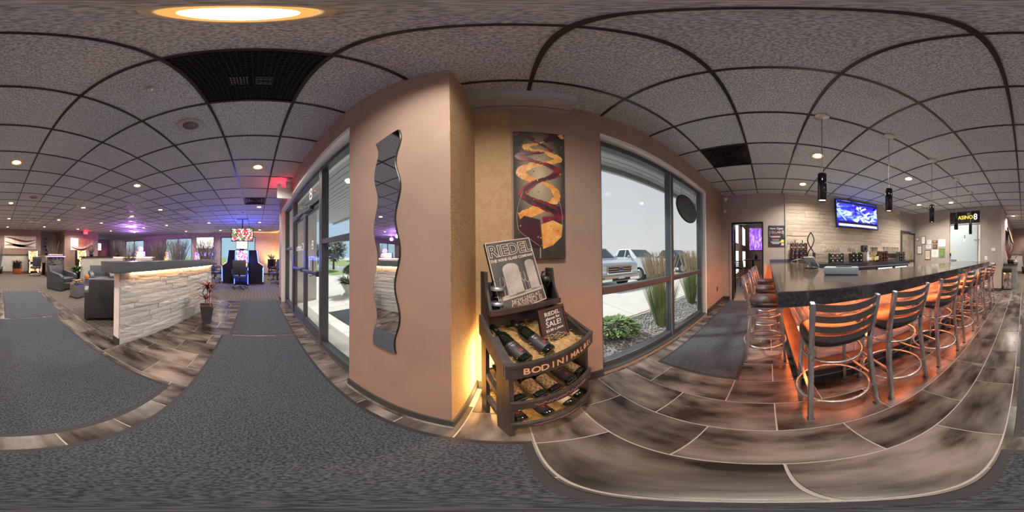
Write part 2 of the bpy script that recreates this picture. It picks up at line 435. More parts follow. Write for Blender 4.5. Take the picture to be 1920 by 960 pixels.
# ------------------------------------------------------------------ walls
def wall(name, boxes, m, parent=None):
    b = MB()
    for t in boxes: b.bx(*t)
    o = b.build(name, m, parent)
    if parent is None: tag(o, kind='structure')
    return o
T = CEIL + .05
def baseboard(name, boxes):
    tag(MB().build(name, M['base']) if 0 else wall(name, boxes, M['base']), kind='structure')
wall('wall_pier', [(-1.085, -.28, .70, YW + .12, 0, T)], M['wall'])
baseboard('baseboard_pier', [(-1.09, -.265, .688, .70, 0, .10), (-.28, -.266, .70, YW - .0, 0, .10)])
wall('trim_1', [(-1.09, -.262, .672, .688, 0, .018)], M['tile'])
wall('wall_entry', [(-4.50, -1.085, .70, 1.02, 2.60, T)], M['wall'])
wall('wall_entry_end', [(-4.85, -4.50, .70, 1.62, 0, T)], M['wall'])
wall('trim_2', [(-4.50, -4.44, .705, 1.0, 0, 2.60), (-4.44, -1.085, .705, 1.0, 2.55, 2.60)], M['white'])
baseboard('baseboard_entry', [(-4.86, -4.495, .688, .70, 0, .10)])
wall('wall_rack', [(-.28, .74, YW, YW + .16, 0, T)], M['wall2'])
wall('wall_painting', [(.0, .74, YW - .012, YW - .0005, 0, T)], M['wall'])
wall('wall_pier_side', [(-.2795, -.2765, .701, YW, 0.1, T)], M['wall2'])
baseboard('baseboard_rack', [(-.26, .74, YW - .026, YW - .0121, 0, .10)])
wall('wall_window', [(.74, 3.08, YW, YW + .2, 2.60, T), (3.08, 4.45, YW, YW + .2, 0, T), (.74, 3.08, YW, YW + .2, -.1, .03)], M['wall'])
wall('trim_3', [(3.03, 3.08, YW + .003, YW + .2, .03, 2.6), (.74, 3.03, YW + .003, YW + .2, 2.55, 2.6)], M['white'])
baseboard('baseboard_window', [(3.08, 4.30, YW - .014, YW, 0, .10)])
# bar back wall with a doorway (y .14 .. .98)
wall('wall_bar', [(4.30, 4.45, .98, YW + .2, 0, T), (4.30, 4.45, .12, .98, 2.12, T), (4.30, 4.45, -5.55, .12, 0, T)], M['wallg'])
baseboard('baseboard_bar', [(4.285, 4.30, 1.03, YW, 0, .10)])
wall('trim_4', [(4.28, 4.30, .98, 1.03, 0, 2.17), (4.28, 4.30, .06, .12, 0, 2.17), (4.28, 4.30, .12, .98, 2.12, 2.17)], M['wallg'])
wall('wall_bar_end', [(.76, 1.46, -5.55, -5.40, 0, T), (2.70, 4.45, -5.55, -5.40, 0, T), (1.46, 2.70, -5.55, -5.40, 2.86, T)], M['wallg'])
wall('wall_passage', [(.76, .88, -10.9, -5.55, 0, T)], M['wallg'])
baseboard('baseboard_passage', [(.745, .76, -10.9, -5.385, 0, .10), (.745, 1.46, -5.40, -5.385, 0, .10)])
wall('wall_far_art', [(-2.77, 4.4, -11.05, -10.9, 0, T)], M['wall'])
wall('wall_far_recess', [(-4.3, -2.62, -12.05, -11.9, 0, T), (-2.77, -2.62, -11.9, -11.05, 0, T)], M['wallg'])
wall('wall_far_panel', [(-7.0, -4.25, -10.35, -10.2, 0, T), (-4.40, -4.25, -11.9, -10.35, 0, T), (-7.0, -6.85, -14.6, -10.35, 0, T)], M['wall'])
wall('wall_far_end', [(-11.4, -7.0, -14.65, -14.5, 0, T)], M['wallp'])
wall('trim_5', [(-2.77, .76, -10.9, -10.87, .10, 1.20)], M['wallw'])
wall('trim_6', [(-2.80, .76, -10.9, -10.82, 1.20, 1.235)], M['base'])
wall('trim_7', [(-4.25, -2.77, -11.9, -11.87, 0.0, 1.2)], M['wallw'])
wall('wall_gaming_front', [(-11.4, -4.85, 1.50, 1.62, 0, T)], M['wallp'])
baseboard('baseboard_gaming', [(-11.3, -4.86, 1.488, 1.5, 0, .1), (-11.3, -11.288, -14.4, 1.49, 0, .1)])
# far wall with three windows
FW = [(-2.5, -.05), (-7.05, -4.7), (-11.7, -9.3)]
b = []; yy = -14.6
for (a, c2) in sorted(FW):
    b.append((-11.45, -11.3, yy, a, 0, T)); b += [(-11.45, -11.3, a, c2, 2.62, T), (-11.45, -11.3, a, c2, 0, .62)]; yy = c2
b.append((-11.45, -11.3, yy, 1.62, 0, T))
wall('wall_gaming_far', b, M['wallp'])
for i, (a, c2) in enumerate(FW):
    w = struct('window_%d' % (i + 4)); mid = (a + c2) / 2
    for y in (a + .03, mid, c2 - .03): B(-11.40, -11.32, y - .03, y + .03, .62, 2.62).build('mullion', M['alum'], w)
    for z in (.65, 2.59): B(-11.395, -11.325, a, c2, z - .03, z + .03).build('rail', M['alum'], w)
    for (y0, y1) in ((a + .06, mid - .03), (mid + .03, c2 - .06)): B(-11.365, -11.355, y0, y1, .68, 2.56).build('pane', M['glass'], w)
# ------------------------------------------------------------------ entry storefront: side windows and doors
GYp = .86
def frame_bar(p, x0, x1, z0, z1, d=.05, nm='mullion'):
    o = B(x0, x1, GYp - d, GYp + d, z0, z1).build(nm, M['alum'], p, bevel=.004, seg=1)
    if x1 - x0 < z1 - z0: B(x0 - .0, x0 + .012, GYp - d - .004, GYp - d, z0, z1).build('edge_strip', M['aluml'], o)
    return o
w1 = struct('window_1')
frame_bar(w1, -1.98, -1.90, .0, 2.55); frame_bar(w1, -1.10, -1.04, 0, 2.55)
for z0, z1 in ((0, .10), (1.44, 1.50), (2.49, 2.55)): frame_bar(w1, -1.90, -1.10, z0, z1, .045, 'rail')
for z0, z1 in ((.10, 1.44), (1.50, 2.49)): B(-1.90, -1.10, GYp - .006, GYp + .006, z0, z1).build('pane', M['glass'], w1)
w2 = struct('window_2')
frame_bar(w2, -3.56, -3.48, 0, 2.55); frame_bar(w2, -4.44, -4.38, 0, 2.55)
for z0, z1 in ((0, .10), (1.44, 1.50), (2.49, 2.55)): frame_bar(w2, -4.38, -3.56, z0, z1, .045, 'rail')
for z0, z1 in ((.10, 1.44), (1.50, 2.49)): B(-4.38, -3.56, GYp - .006, GYp + .006, z0, z1).build('pane', M['glass'], w2)
w3 = struct('window_3')
frame_bar(w3, -3.48, -1.98, 2.06, 2.14, .05, 'rail'); frame_bar(w3, -3.48, -1.98, 2.49, 2.55, .05, 'rail')
B(-3.48, -1.98, GYp - .006, GYp + .006, 2.14, 2.49).build('pane', M['glass'], w3)
frost = mat('frosted_vinyl', (.72, .74, .76), .8)
text('8', .30, frost, w3, (-2.45, GYp - .008, 2.31), (1, 0, 0), (0, 0, 1), flip=True)
def door_leaf(name, x0, x1, hx, txt):
    d = struct(name); y0, y1 = GYp - .025, GYp + .025
    for a, b_ in ((x0, x0 + .055), (x1 - .055, x1)): B(a, b_, y0, y1, .012, 2.06).build('stile', M['alum'], d, bevel=.003, seg=1)
    for a, b_ in ((.012, .20), (1.98, 2.06)): B(x0 + .055, x1 - .055, y0, y1, a, b_).build('rail', M['alum'], d, bevel=.003, seg=1)
    B(x0 + .055, x1 - .055, GYp - .005, GYp + .005, .20, 1.98).build('pane', M['glass'], d)
    B(x0 + .03, x1 - .03, y0 - .055, y0 - .025, 1.02, 1.07).build('push_bar', M['alum'], d, bevel=.006)
    for xx in (x0 + .04, x1 - .04): B(xx - .015, xx + .015, y0 - .055, y0, 1.01, 1.08).build('bar_bracket', M['alum'], d)
    MB().tube([(hx, y1 + .0, 1.25), (hx, y1 + .06, 1.25), (hx, y1 + .06, .95), (hx, y1, .95)], .012).build('pull_handle', M['alum'], d)
    cl = B(x0 + .12, x0 + .45, y0 - .06, y0, 2.0, 2.055).build('closer', M['alum'], d, bevel=.006)
    MB().bar((x0 + .4, y0 - .04, 2.065), (x0 + .16, y0 - .12, 2.07), .02, .008).build('closer_arm', M['aluml'], cl)
    text(txt, .20, frost, d, ((x0 + x1) / 2, GYp - .0075, 1.45), (1, 0, 0), (0, 0, 1), flip=True)
    return d
door_leaf('door_1', -2.728, -1.985, -2.60, '8')
door_leaf('door_2', -3.475, -2.732, -2.86, 'Casino')
wall('trim_8', [(-4.45, -1.04, .80, .94, -.004, .012)], M['alum'])
# ------------------------------------------------------------------ bar window
BY = 1.34
w = struct('window_8')
def bb(x0, x1, z0, z1, d=.05, nm='mullion'):
    o = B(x0, x1, BY - d, BY + d, z0, z1).build(nm, M['alum'], w, bevel=.004, seg=1)
    if nm == 'mullion': B(x0, x0 + .014, BY - d - .004, BY - d, z0, z1).build('edge_strip', M['aluml'], o)
for a, c2 in ((.74, .80), (1.90, 1.98), (2.97, 3.03)): bb(a, c2, .03, 2.55)
for a, c2 in ((.80, 1.90), (1.98, 2.97)):
    for z0, z1 in ((.03, .11), (.90, .97), (2.48, 2.55)): bb(a, c2, z0, z1, .045, 'rail')
    for z0, z1 in ((.11, .90), (.97, 2.48)): B(a, c2, BY - .006, BY + .006, z0, z1).build('pane', M['glass'], w)
wall('trim_9', [(.74, 3.03, YW + .003, BY - .05, .03, .05)], M['alum'])
# ------------------------------------------------------------------ ledger stone pieces
stone_meshes = {}
def stone_variants(m, key):
    if key in stone_meshes: return stone_meshes[key]
    L = []
    for k in range(8):
        rng = random.Random(k * 13 + 5); nx, nz = 5, 3; V = []; F = []
        for j in range(nz + 1):
            for i in range(nx + 1):
                e = (i in (0, nx)) or (j in (0, nz))
                V.append((-.5 + i / nx, (.68 if e else .82) + rng.uniform(-.10, .14), -.5 + j / nz))
        for j in range(nz):
            for i in range(nx): a = j * (nx + 1) + i; F.append((a, a + 1, a + nx + 2, a + nx + 1))
        n0 = len(V); V += [(-.5, 0, -.5), (.5, 0, -.5), (.5, 0, .5), (-.5, 0, .5)]
        bot = list(range(nx + 1)); top = [nz * (nx + 1) + i for i in range(nx + 1)]
        F.append(tuple(bot[::-1] + [n0, n0 + 1])); F.append(tuple(top + [n0 + 2, n0 + 3]))
        lf = [j * (nx + 1) for j in range(nz + 1)]; rt = [j * (nx + 1) + nx for j in range(nz + 1)]
        F.append(tuple(lf + [n0 + 3, n0])); F.append(tuple(rt[::-1] + [n0 + 1, n0 + 2]))
        mb = MB(); mb.add(V, F); L.append(mb.mesh('stone', m))
    stone_meshes[key] = L; return L
def ledger(parent, length, z0, z1, rowh, lmin, lmax, m, key, seed, dep=.03, org=(0, 0, 0), rz=0):
    """stones on a plane: local x along the wall, local +y out of it"""
    rng = random.Random(seed); V = stone_variants(m, key); n = max(1, round((z1 - z0) / rowh)); rh = (z1 - z0) / n
    rot = Matrix.Rotation(rz, 3, 'Z')
    for r in range(n):
        x = 0; first = True
        while x < length - .001:
            l = rng.uniform(lmin, lmax) * (.5 if first else 1); first = False
            if length - x - l < lmin * .4: l = length - x
            o = obj('stone', rng.choice(V), parent)
            o.scale = (l - .005, dep * rng.uniform(.55, 1.2), rh - .004)
            o.location = Vector(org) + rot @ Vector((x + l / 2, 0, z0 + (r + .5) * rh)); o.rotation_euler = (0, 0, rz); x += l

# low partition by the entry
PA, PB = Vector((-1.41, -1.53, 0)), Vector((-3.90, -1.08, 0))
pd = (PB - PA).normalized(); prz = math.atan2(pd.y, pd.x); plen = (PB - PA).length
part = struct('wall_partition', PA, prz)          # local x runs away from the near end, local -y is the entry side
B(.0, plen, .035, .15, 0, 1.05).build('core', M['wallg'], part)
B(-.012, .0, .03, .155, .10, 1.05).build('end_trim', M['white'], part)
B(-.02, .0, .025, .16, 0, .10).build('baseboard', M['base'], part)
ledger(part, plen, .0, 1.05, .088, .35, .75, M['stone'], 'w', 3, .032, (plen, .035, 0), PI)
B(-.16, plen + .12, -.09, .27, 1.055, 1.19).build('cap', M['capg'], part, bevel=.006)
B(.15, plen - .05, -.03, -.012, 1.045, 1.054).build('led_strip', M['led_w'], part)

# wavy mirror on the pier
mr = thing('wavy_mirror', 'tall frameless mirror with wavy sides on the taupe pier', 'mirror', (0, .699, 0))
def wav(zz): return .023 * math.cos((zz - 2.02) / .375 * 2 * PI)
zs = [.66 + i * (2.125 - .66) / 80 for i in range(81)]
lft = [(-.765 + wav(z) * .8 + .01 * (z - 1.4), z) for z in zs]; rgt = [(-.59 + wav(z - .02) * .8 + .01 * (z - 1.4), z + .028 * (z - .66)) for z in zs]
MB().prism(lft + rgt[::-1], (0, 0, 0), (1, 0, 0), (0, 0, 1), (0, -.008, 0)).build('mirror_glass', M['mirror'], mr)
e = .007
MB().prism([(a - e, z) for a, z in lft] + [(a + e, z) for a, z in rgt[::-1]], (0, .0, -.0), (1, 0, 0), (0, 0, 1), (0, -.003, 0)).build('bevelled_rim', M['black'], mr)

# ------------------------------------------------------------------ wine painting: canvas with painted shapes
pn = thing('wine_painting', 'tall canvas painting of red and amber wine spiralling into a glass', 'painting', (.015, YW - .013, 1.26))
PW, PH = .385, 1.14
canv = mat('canvas_dark_tan', (.05, .042, .03), .7, col2=(.022, .02, .018), ns=3.2)
_nt = canv.node_tree; _tc = _nt.nodes.new('ShaderNodeTexCoord'); _mp = _nt.nodes.new('ShaderNodeMapping'); _mp.inputs['Location'].default_value = (-.19 * 5.6, 0, -.64 * 1.9); _mp.inputs['Scale'].default_value = (5.6, .01, 1.9)
_gr = _nt.nodes.new('ShaderNodeTexGradient'); _gr.gradient_type = 'SPHERICAL'; _nt.links.new(_tc.outputs['Object'], _mp.inputs[0]); _nt.links.new(_mp.outputs[0], _gr.inputs[0])
_mm = _nt.nodes.new('ShaderNodeMix'); _mm.data_type = 'RGBA'; _mm.inputs[7].default_value = (.52, .43, .28, 1); _pb = _nt.nodes['Principled BSDF']
_nt.links.new(_pb.inputs['Base Color'].links[0].from_socket, _mm.inputs[6]); _nt.links.new(_gr.outputs['Fac'], _mm.inputs[0]); _nt.links.new(_mm.outputs[2], _pb.inputs['Base Color'])
B(0, PW, -.03, 0, 0, PH).build('canvas', canv, pn)
glow = mat('paint_pale_tan', (.50, .42, .28), .7, col2=(.30, .245, .16), ns=5)
wred = mat('paint_wine_red', (.28, .012, .03), .4, col2=(.03, .006, .02), ns=14); wamb = mat('paint_amber', (.62, .24, .03), .4, col2=(.80, .45, .14), ns=14)
wdrk = mat('paint_black_wine', (.02, .008, .016), .4, col2=(.07, .008, .02), ns=12); wlin = mat('paint_glass_line', (.35, .32, .28), .5)
def blob(poly, m, nm, dz=0):
    MB().prism([(a * PW, b_ * PH) for a, b_ in poly], (0, -.0302 - dz, 0), (1, 0, 0), (0, 0, 1), (0, -.0006, 0)).build(nm, m, pn)
def ribbon(pts, m, nm, dz, amp=.006, seed=1):
    rng = random.Random(seed); L = []; Rr = []
    # dense interpolation with ragged edges
    P = []
    for i in range(len(pts) - 1):
        p0, p1, p2, p3 = pts[max(i - 1, 0)], pts[i], pts[i + 1], pts[min(i + 2, len(pts) - 1)]
        for k in range(8):
            t = k / 8; P.append(tuple(.5 * (2 * p1[q] + (p2[q] - p0[q]) * t + (2 * p0[q] - 5 * p1[q] + 4 * p2[q] - p3[q]) * t * t + (3 * p1[q] - p0[q] - 3 * p2[q] + p3[q]) * t ** 3) for q in range(3)))
    P.append(pts[-1])
    for i, (a, b_, w_) in enumerate(P):
        j = min(i + 1, len(P) - 1); i0 = max(i - 1, 0)
        dx, dy = (P[j][0] - P[i0][0]) * PW, (P[j][1] - P[i0][1]) * PH; n_ = math.hypot(dx, dy) or 1
        nx, ny = -dy / n_, dx / n_
        w_ *= 1.3
        L.append((a + nx * (w_ + rng.uniform(-amp, amp)) / PW, b_ + ny * (w_ + rng.uniform(-amp, amp)) / PH)); Rr.append((a - nx * (w_ + rng.uniform(-amp, amp)) / PW, b_ - ny * (w_ + rng.uniform(-amp, amp)) / PH))
    V = []; F = []
    cl = lambda q: min(1, max(0, q))
    for i, ((a, b_), (c_, d_)) in enumerate(zip(L, Rr)): yy = -.0310 - dz - i * 2.5e-6; V += [(cl(a) * PW, yy, cl(b_) * PH), (cl(c_) * PW, yy, cl(d_) * PH)]
    for i in range(len(L) - 1): F.append((2 * i, 2 * i + 1, 2 * i + 3, 2 * i + 2))
    MB().add(V, F).build(nm, m, pn)
ribbon([(.02, .99, .03), (.2, .955, .026), (.40, .905, .016)], wdrk, 'bottle_neck', .0004, .001)
ribbon([(.98, .99, .03), (.8, .955, .026), (.60, .90, .016)], wdrk, 'bottle_neck', .0004, .001)
ribbon([(.0, .985, .022), (.1, .965, .02)], wred, 'bottle_label', .0007, .001); ribbon([(1., .985, .022), (.9, .965, .02)], wamb, 'bottle_label', .0007, .001)
ribbon([(.60, .895, .003), (.42, .86, .01), (.22, .835, .018), (.35, .805, .012), (.6, .785, .014), (.88, .735, .02), (.72, .695, .016), (.4, .665, .02), (.14, .60, .028), (.30, .545, .02), (.55, .52, .008), (.75, .48, .018), (.84, .42, .022), (.70, .36, .02), (.35, .30, .03), (.10, .27, .022)], wamb, 'amber_swirl', .0010, .006, 4)
ribbon([(.36, .90, .004), (.55, .86, .008), (.76, .805, .014)], wred, 'red_swirl', .0014, .004, 5)
ribbon([(.52, .78, .008), (.28, .765, .016), (.10, .735, .02), (.30, .705, .014), (.60, .675, .012), (.86, .625, .024), (.70, .565, .016), (.45, .525, .014), (.22, .46, .024), (.18, .415, .02), (.45, .365, .024), (.85, .315, .03), (.90, .27, .02), (.55, .245, .02)], wred, 'red_swirl', .0018, .006, 6)
ribbon([(.60, .785, .006), (.30, .755, .008), (.12, .745, .006)], wdrk, 'dark_streak', .0022, .003, 7)
ribbon([(.86, .60, .010), (.66, .56, .009), (.42, .52, .009), (.20, .44, .012), (.40, .375, .010), (.85, .30, .014)], wdrk, 'dark_streak', .0022, .004, 8)
blob([(.08, .24), (.2, .275), (.5, .25), (.52, .10), (.5, .06), (.28, .09), (.12, .16)], wdrk, 'dark_wine_pool', .0025)
blob([(.52, .22), (.75, .25), (.95, .22), (.92, .14), (.75, .085), (.55, .06)], wamb, 'amber_pool', .0027)
gl = [(.18 - .12 * math.sin(t * PI) , .45 - t * .37) if t < .75 else (.18 - .12 * math.sin(.75 * PI) + (t - .75) * 1.55, .45 - t * .37) for t in [i / 14 for i in range(15)]]
for sgn in (0, 1): ribbon([((1 - a if sgn else a), b_, .0012) for a, b_ in gl], wlin, 'glass_outline', .0030, 0)
ribbon([(.5, .07, .003), (.5, .0, .003)], wlin, 'glass_stem', .0030, 0)
rng = random.Random(11)
sp = MB(); sp2 = MB()
for i in range(90):
    a = rng.uniform(.06, .94); b_ = rng.uniform(.12, .86); r_ = rng.uniform(.0015, .006)
    t = sp if i % 2 else sp2
    t.prism([(a * PW + r_ * math.cos(q * PI / 3), b_ * PH + r_ * math.sin(q * PI / 3) * rng.uniform(.7, 1.3)) for q in range(6)], (0, -.0337, 0), (1, 0, 0), (0, 0, 1), (0, -.0005, 0))
tag(sp.build('red_splashes', wred, pn), kind='stuff'); tag(sp2.build('amber_splashes', wamb, pn), kind='stuff')

# ------------------------------------------------------------------ wine rack in the corner
RK = Vector((.195, .79, 0)); RRZ = math.atan2(.25, .47)      # local x along the front, local +y to the back
rk = thing('wine_display_rack', 'dark stained wooden wine display rack with chalk lettered bins in the corner', 'rack', RK, RRZ)
HW = .246
for s_ in (-1, 1):
    x = s_ * HW
    MB().prism([(-.03, 0), (.10, 0), (.10, .70), (.13, .86), (-.03, .775)], (x - .011, 0, 0), (0, 1, 0), (0, 0, 1), (.022, 0, 0)).build('front_side_panel', M['wood'], rk, bevel=.003, seg=1)
    MB().prism([(.25, 0), (.335, 0), (.335, 1.19), (.27, 1.19), (.25, 1.05)], (x - .011, 0, 0), (0, 1, 0), (0, 0, 1), (.022, 0, 0)).build('back_post', M['wood'], rk, bevel=.003, seg=1)
    for z in (.18, .42): MB().bar((x, .10, z), (x, .26, z + .05), .02, .05).build('side_rail', M['wood'], rk)
    MB().prism([(-.03, .70), (.30, .80), (.30, .93), (-.03, .79)], (x - .011 + s_ * .0225, 0, 0), (0, 1, 0), (0, 0, 1), (.022, 0, 0)).build('bin_side', M['wood'], rk, bevel=.003, seg=1)
def bowed(z0, z1, y0, bow, nm, th=.016, m='wood', ext=.0):
    n = 14; P = []
    for i in range(n + 1):
        t = -1 + 2 * i / n; P.append(((HW + .011 + ext) * t, y0 - bow * (1 - t * t)))
    Q = [(a, b_ + th) for a, b_ in P[::-1]]
    return MB().prism(P + Q, (0, 0, z0), (1, 0, 0), (0, 1, 0), (0, 0, z1 - z0), True).build(nm, M[m], rk)
lip = bowed(.698, .775, -.05, .045, 'bin_front', ext=.022); bowed(.772, .788, -.055, .045, 'bin_rim', .024, ext=.022)
lip2 = bowed(.415, .475, -.05, .045, 'middle_shelf_front'); lip3 = bowed(.17, .225, -.05, .045, 'lower_shelf_front')
bowed(.472, .480, -.052, .045, 'shelf_rim', .022); bowed(.222, .230, -.052, .045, 'shelf_rim', .022)
B(-HW, HW, .295, .315, .72, .93).build('bin_back', M['wood'], rk)
MB().add([(-HW, -.05, .69), (HW, -.05, .69), (HW, .30, .80), (-HW, .30, .80), (-HW, -.05, .68), (HW, -.05, .68), (HW, .30, .79), (-HW, .30, .79)], [(0, 1, 2, 3), (7, 6, 5, 4), (0, 4, 5, 1), (1, 5, 6, 2), (2, 6, 7, 3), (3, 7, 4, 0)]).build('bin_floor', M['wood'], rk)
for z in (.40, .155):
    MB().add([(-HW, -.05, z), (HW, -.05, z), (HW, .30, z + .10), (-HW, .30, z + .10), (-HW, -.05, z - .012), (HW, -.05, z - .012), (HW, .30, z + .088), (-HW, .30, z + .088)], [(0, 1, 2, 3), (7, 6, 5, 4), (0, 4, 5, 1), (1, 5, 6, 2), (2, 6, 7, 3), (3, 7, 4, 0)]).build('shelf_board', M['wood'], rk)
# top tray
B(-.235, .235, .20, .325, .955, .967).build('tray_floor', M['wood'], rk); B(-.235, .235, .318, .33, .967, 1.12).build('tray_back', M['wood'], rk)
B(-.25, .25, .185, .20, .95, .985).build('tray_front', M['wood'], rk, bevel=.002, seg=1)
for s_ in (-1, 1): MB().prism([(.185, .95), (.33, .95), (.33, 1.18), (.30, 1.18)], (s_ * .243 - .008, 0, 0), (0, 1, 0), (0, 0, 1), (.016, 0, 0)).build('tray_side', M['wood'], rk, bevel=.002, seg=1)
# chalk lettering on the bowed front, letter by letter
def bowed_text(body, size, m, zc, y0, bow, x0, x1, parent, slant=0):
    n = len(body)
    for i, ch in enumerate(body):
        if ch == ' ': continue
        x = x0 + (x1 - x0) * i / (n - 1); t = x / (HW + .022); y = y0 - bow * (1 - t * t) - .0022
        dy = 2 * bow * t / (HW + .022); text(ch, size, m, parent, (x, y, zc), (1, dy, slant), (0, 0, 1), 'chalk_letter', ex=.0004, bold=.001)
bowed_text('BODINI', .056, M['chalkt'], .736, -.05, .045, -.20, .0, lip); bowed_text('MALBEC', .05, M['chalkt'], .737, -.05, .045, .045, .235, lip)
def scribble(parent, zc, x0, x1, m, seed, amp=.016):
    rng = random.Random(seed); n = 60; P = []
    for i in range(n):
        x = x0 + (x1 - x0) * i / (n - 1) + rng.uniform(-.004, .004); t = x / (HW + .011); P.append((x, -.05 - .045 * (1 - t * t) - .0015, zc + amp * math.sin(i * rng.uniform(.7, 1.9) + rng.uniform(-.9, .9)) * rng.uniform(.3, 1)))
    MB().tube(P, .0013, 4).build('chalk_scrawl', m, parent)
scribble(lip2, .446, -.17, .16, M['chalkp'], 2); scribble(lip3, .198, -.17, .12, M['chalkp'], 3, .010)

def RKW(p): return RK + Matrix.Rotation(RRZ, 3, 'Z') @ Vector(p)
# wine bottles: base towards the front, neck to the back and up
def make_bottle(lab, cat_label, kind='d'):
    t = thing('wine_bottle', cat_label, 'bottle')
    prof = [(0, 0), (.033, 0), (.0365, .004), (.0365, .185), (.033, .208), (.018, .232), (.0145, .248), (.0142, .292), (.016, .293), (.016, .300), (.0, .300)]
    MB().lathe(prof, n=18).build('glass', M['bottle'], t)
    MB().lathe([(.0370, .028), (.0372, .029), (.0372, .125), (.0370, .126)], n=18).build('label', M[lab], t)
    MB().lathe([(.0150, .245), (.0152, .246), (.0165, .290), (.0168, .3015), (0, .3016)], n=14).build('foil', M['black'], t)
    if kind == 'd':
        l = t.children[1] if len(t.children) > 1 else None
        for z, w_, m_ in ((.102, .045, 'steel'), (.095, .035, 'steel'), (.050, .02, 'red'), (.060, .016, 'red'), (.115, .05, 'steel')):
            V = []
            n = 6
            for i in range(n + 1):
                a = -PI / 2 + (i / n - .5) * w_ / .0374
                for zz in (z - .0028, z + .0028): V.append((.0377 * math.cos(a), .0377 * math.sin(a), zz))
            MB().add(V, [(2 * i, 2 * i + 2, 2 * i + 3, 2 * i + 1) for i in range(n)]).build('label_print', M[m_], t)
    return t
def place_bottle(t, x, y, z, pitch, yaw=0):
    """base at rack-local (x,y,z), axis pointing to the back and up by pitch"""
    m = Matrix.Translation(RKW((x, y, z))) @ Matrix.Rotation(RRZ + yaw, 4, 'Z') @ Matrix.Rotation(-(PI / 2 - pitch), 4, 'X')
    t.rotation_mode = 'XYZ'; t.location = m.to_translation(); t.rotation_euler = m.to_euler()
bt_d = make_bottle('label_d', 'x', 'd'); bt_g = make_bottle('label_g', 'x', 'g'); bt_c = make_bottle('label_c', 'x', 'g')
specs = [(bt_d, -.160, -.015, .755, .34, .18, 'black labelled wine bottle at the left end of the straw filled top bin'),
 (bt_d, -.03, -.02, .765, .34, .20, 'black labelled wine bottle in the middle of the straw filled top bin'),
 (bt_g, -.200, -.02, .46, .27, .0, 'gold labelled wine bottle at the far left of the middle shelf'),
 (bt_g, -.105, -.045, .462, .27, .02, 'gold labelled wine bottle second from left on the middle shelf'),
 (bt_g, -.02, -.05, .462, .27, .02, 'gold labelled wine bottle in the centre of the middle shelf'),
 (bt_d, .095, -.045, .462, .27, .02, 'dark labelled wine bottle second from right on the middle shelf'),
 (bt_g, .195, -.025, .462, .27, .02, 'speckled label wine bottle at the far right of the middle shelf'),
 (bt_d, -.195, -.02, .212, .27, .0, 'dark labelled wine bottle at the far left of the bottom shelf'),
 (bt_d, -.065, -.045, .215, .27, .02, 'dark labelled wine bottle second from left on the bottom shelf'),
 (bt_c, .08, -.045, .215, .27, .02, 'cream labelled wine bottle second from right on the bottom shelf'),
 (bt_c, .180, -.025, .215, .27, .02, 'cream labelled wine bottle at the far right of the bottom shelf')]
used = set()
for src, x, y, z, pt, yw, lab in specs:
    if src.name not in used: used.add(src.name); t = src; t['label'] = lab
    else: t = copy_tree(src, (0, 0, 0), 0, lab)
    t['group'] = 'wine bottles in the corner rack'
    place_bottle(t, x, y, z, pt, yw)
# straw
def straw(name, label, x0, x1, y0, y1, zf, n, seed, hump=.03, avoid=()):
    rng = random.Random(seed); mb = MB()
    for i in range(n):
        x = rng.uniform(x0, x1); y = rng.uniform(y0, y1); z = zf(y) + rng.uniform(0, hump) * (1 - abs((x - (x0 + x1) / 2) / ((x1 - x0) / 2)) ** 2 * .5)
        a = rng.uniform(0, 2 * PI); L = rng.uniform(.02, .05); cv = rng.uniform(-.9, .9); P = []
        p = Vector((x, y, z))
        for k in range(4):
            P.append(p.copy()); p += Vector((math.cos(a), math.sin(a), rng.uniform(-.3, .45))) * (L / 3); a += cv
        if all(x0 - .01 <= q.x <= x1 + .01 and y0 - .01 <= q.y <= y1 + .01 for q in P): mb.tube(P, .0013, 3)
    # bed below the strands
    g = 14; V = []; F = []
    for j in range(g + 1):
        for i in range(g + 1):
            y = y0 + (y1 - y0) * j / g; V.append((x0 + (x1 - x0) * i / g, y, zf(y) + rng.uniform(-.006, .008)))
    for j in range(g):
        for i in range(g): q = j * (g + 1) + i; F.append((q, q + 1, q + g + 2, q + g + 1))
    mb.add(V, F)
    o = mb.build(name, M['straw']); o.location = RK; o.rotation_euler = (0, 0, RRZ); return tag(o, label, 'straw', kind='stuff')
straw('packing_straw', 'curly packing straw bedding in the top bin of the rack', -.232, .232, -.05, .285, lambda y: .715 + (y + .05) * .31, 900, 5, .045)
straw('packing_straw', 'curly packing straw bedding on the middle shelf of the rack', -.232, .232, -.06, .27, lambda y: .412 + (y + .05) * .286, 500, 6, .02)
straw('packing_straw', 'curly packing straw bedding on the bottom shelf of the rack', -.232, .232, -.06, .27, lambda y: .168 + (y + .05) * .286, 500, 7, .02)
# leaning poster
ps = thing('glassware_poster', 'black framed RIEDEL glassware poster leaning on the rack top tray', 'poster', RKW((-.013, .215, .9675)), RRZ)
ps.rotation_euler = Euler((R(-14), R(-9), RRZ), 'XYZ')
W2, H2 = .16, .43
B(-W2, W2, 0, .028, 0, H2).build('box_frame', M['black'], ps)
prt = mat('poster_print_grey', (.10, .095, .09), .45, col2=(.045, .04, .04), ns=9); pale = mat('poster_print_pale', (.50, .46, .40), .5, col2=(.34, .31, .27), ns=10)
cream = mat('poster_print_cream', (.66, .55, .44), .5)
B(-W2 + .004, W2 - .004, -.0012, 0, .004, H2 - .004).build('print', prt, ps)
for a, b_, c_, d_ in ((-W2, -W2 + .005, 0, H2), (W2 - .005, W2, 0, H2), (-W2, W2, 0, .006), (-W2, W2, H2 - .005, H2)): B(a, b_, -.003, 0, c_, d_).build('pale_edge', cream, ps)
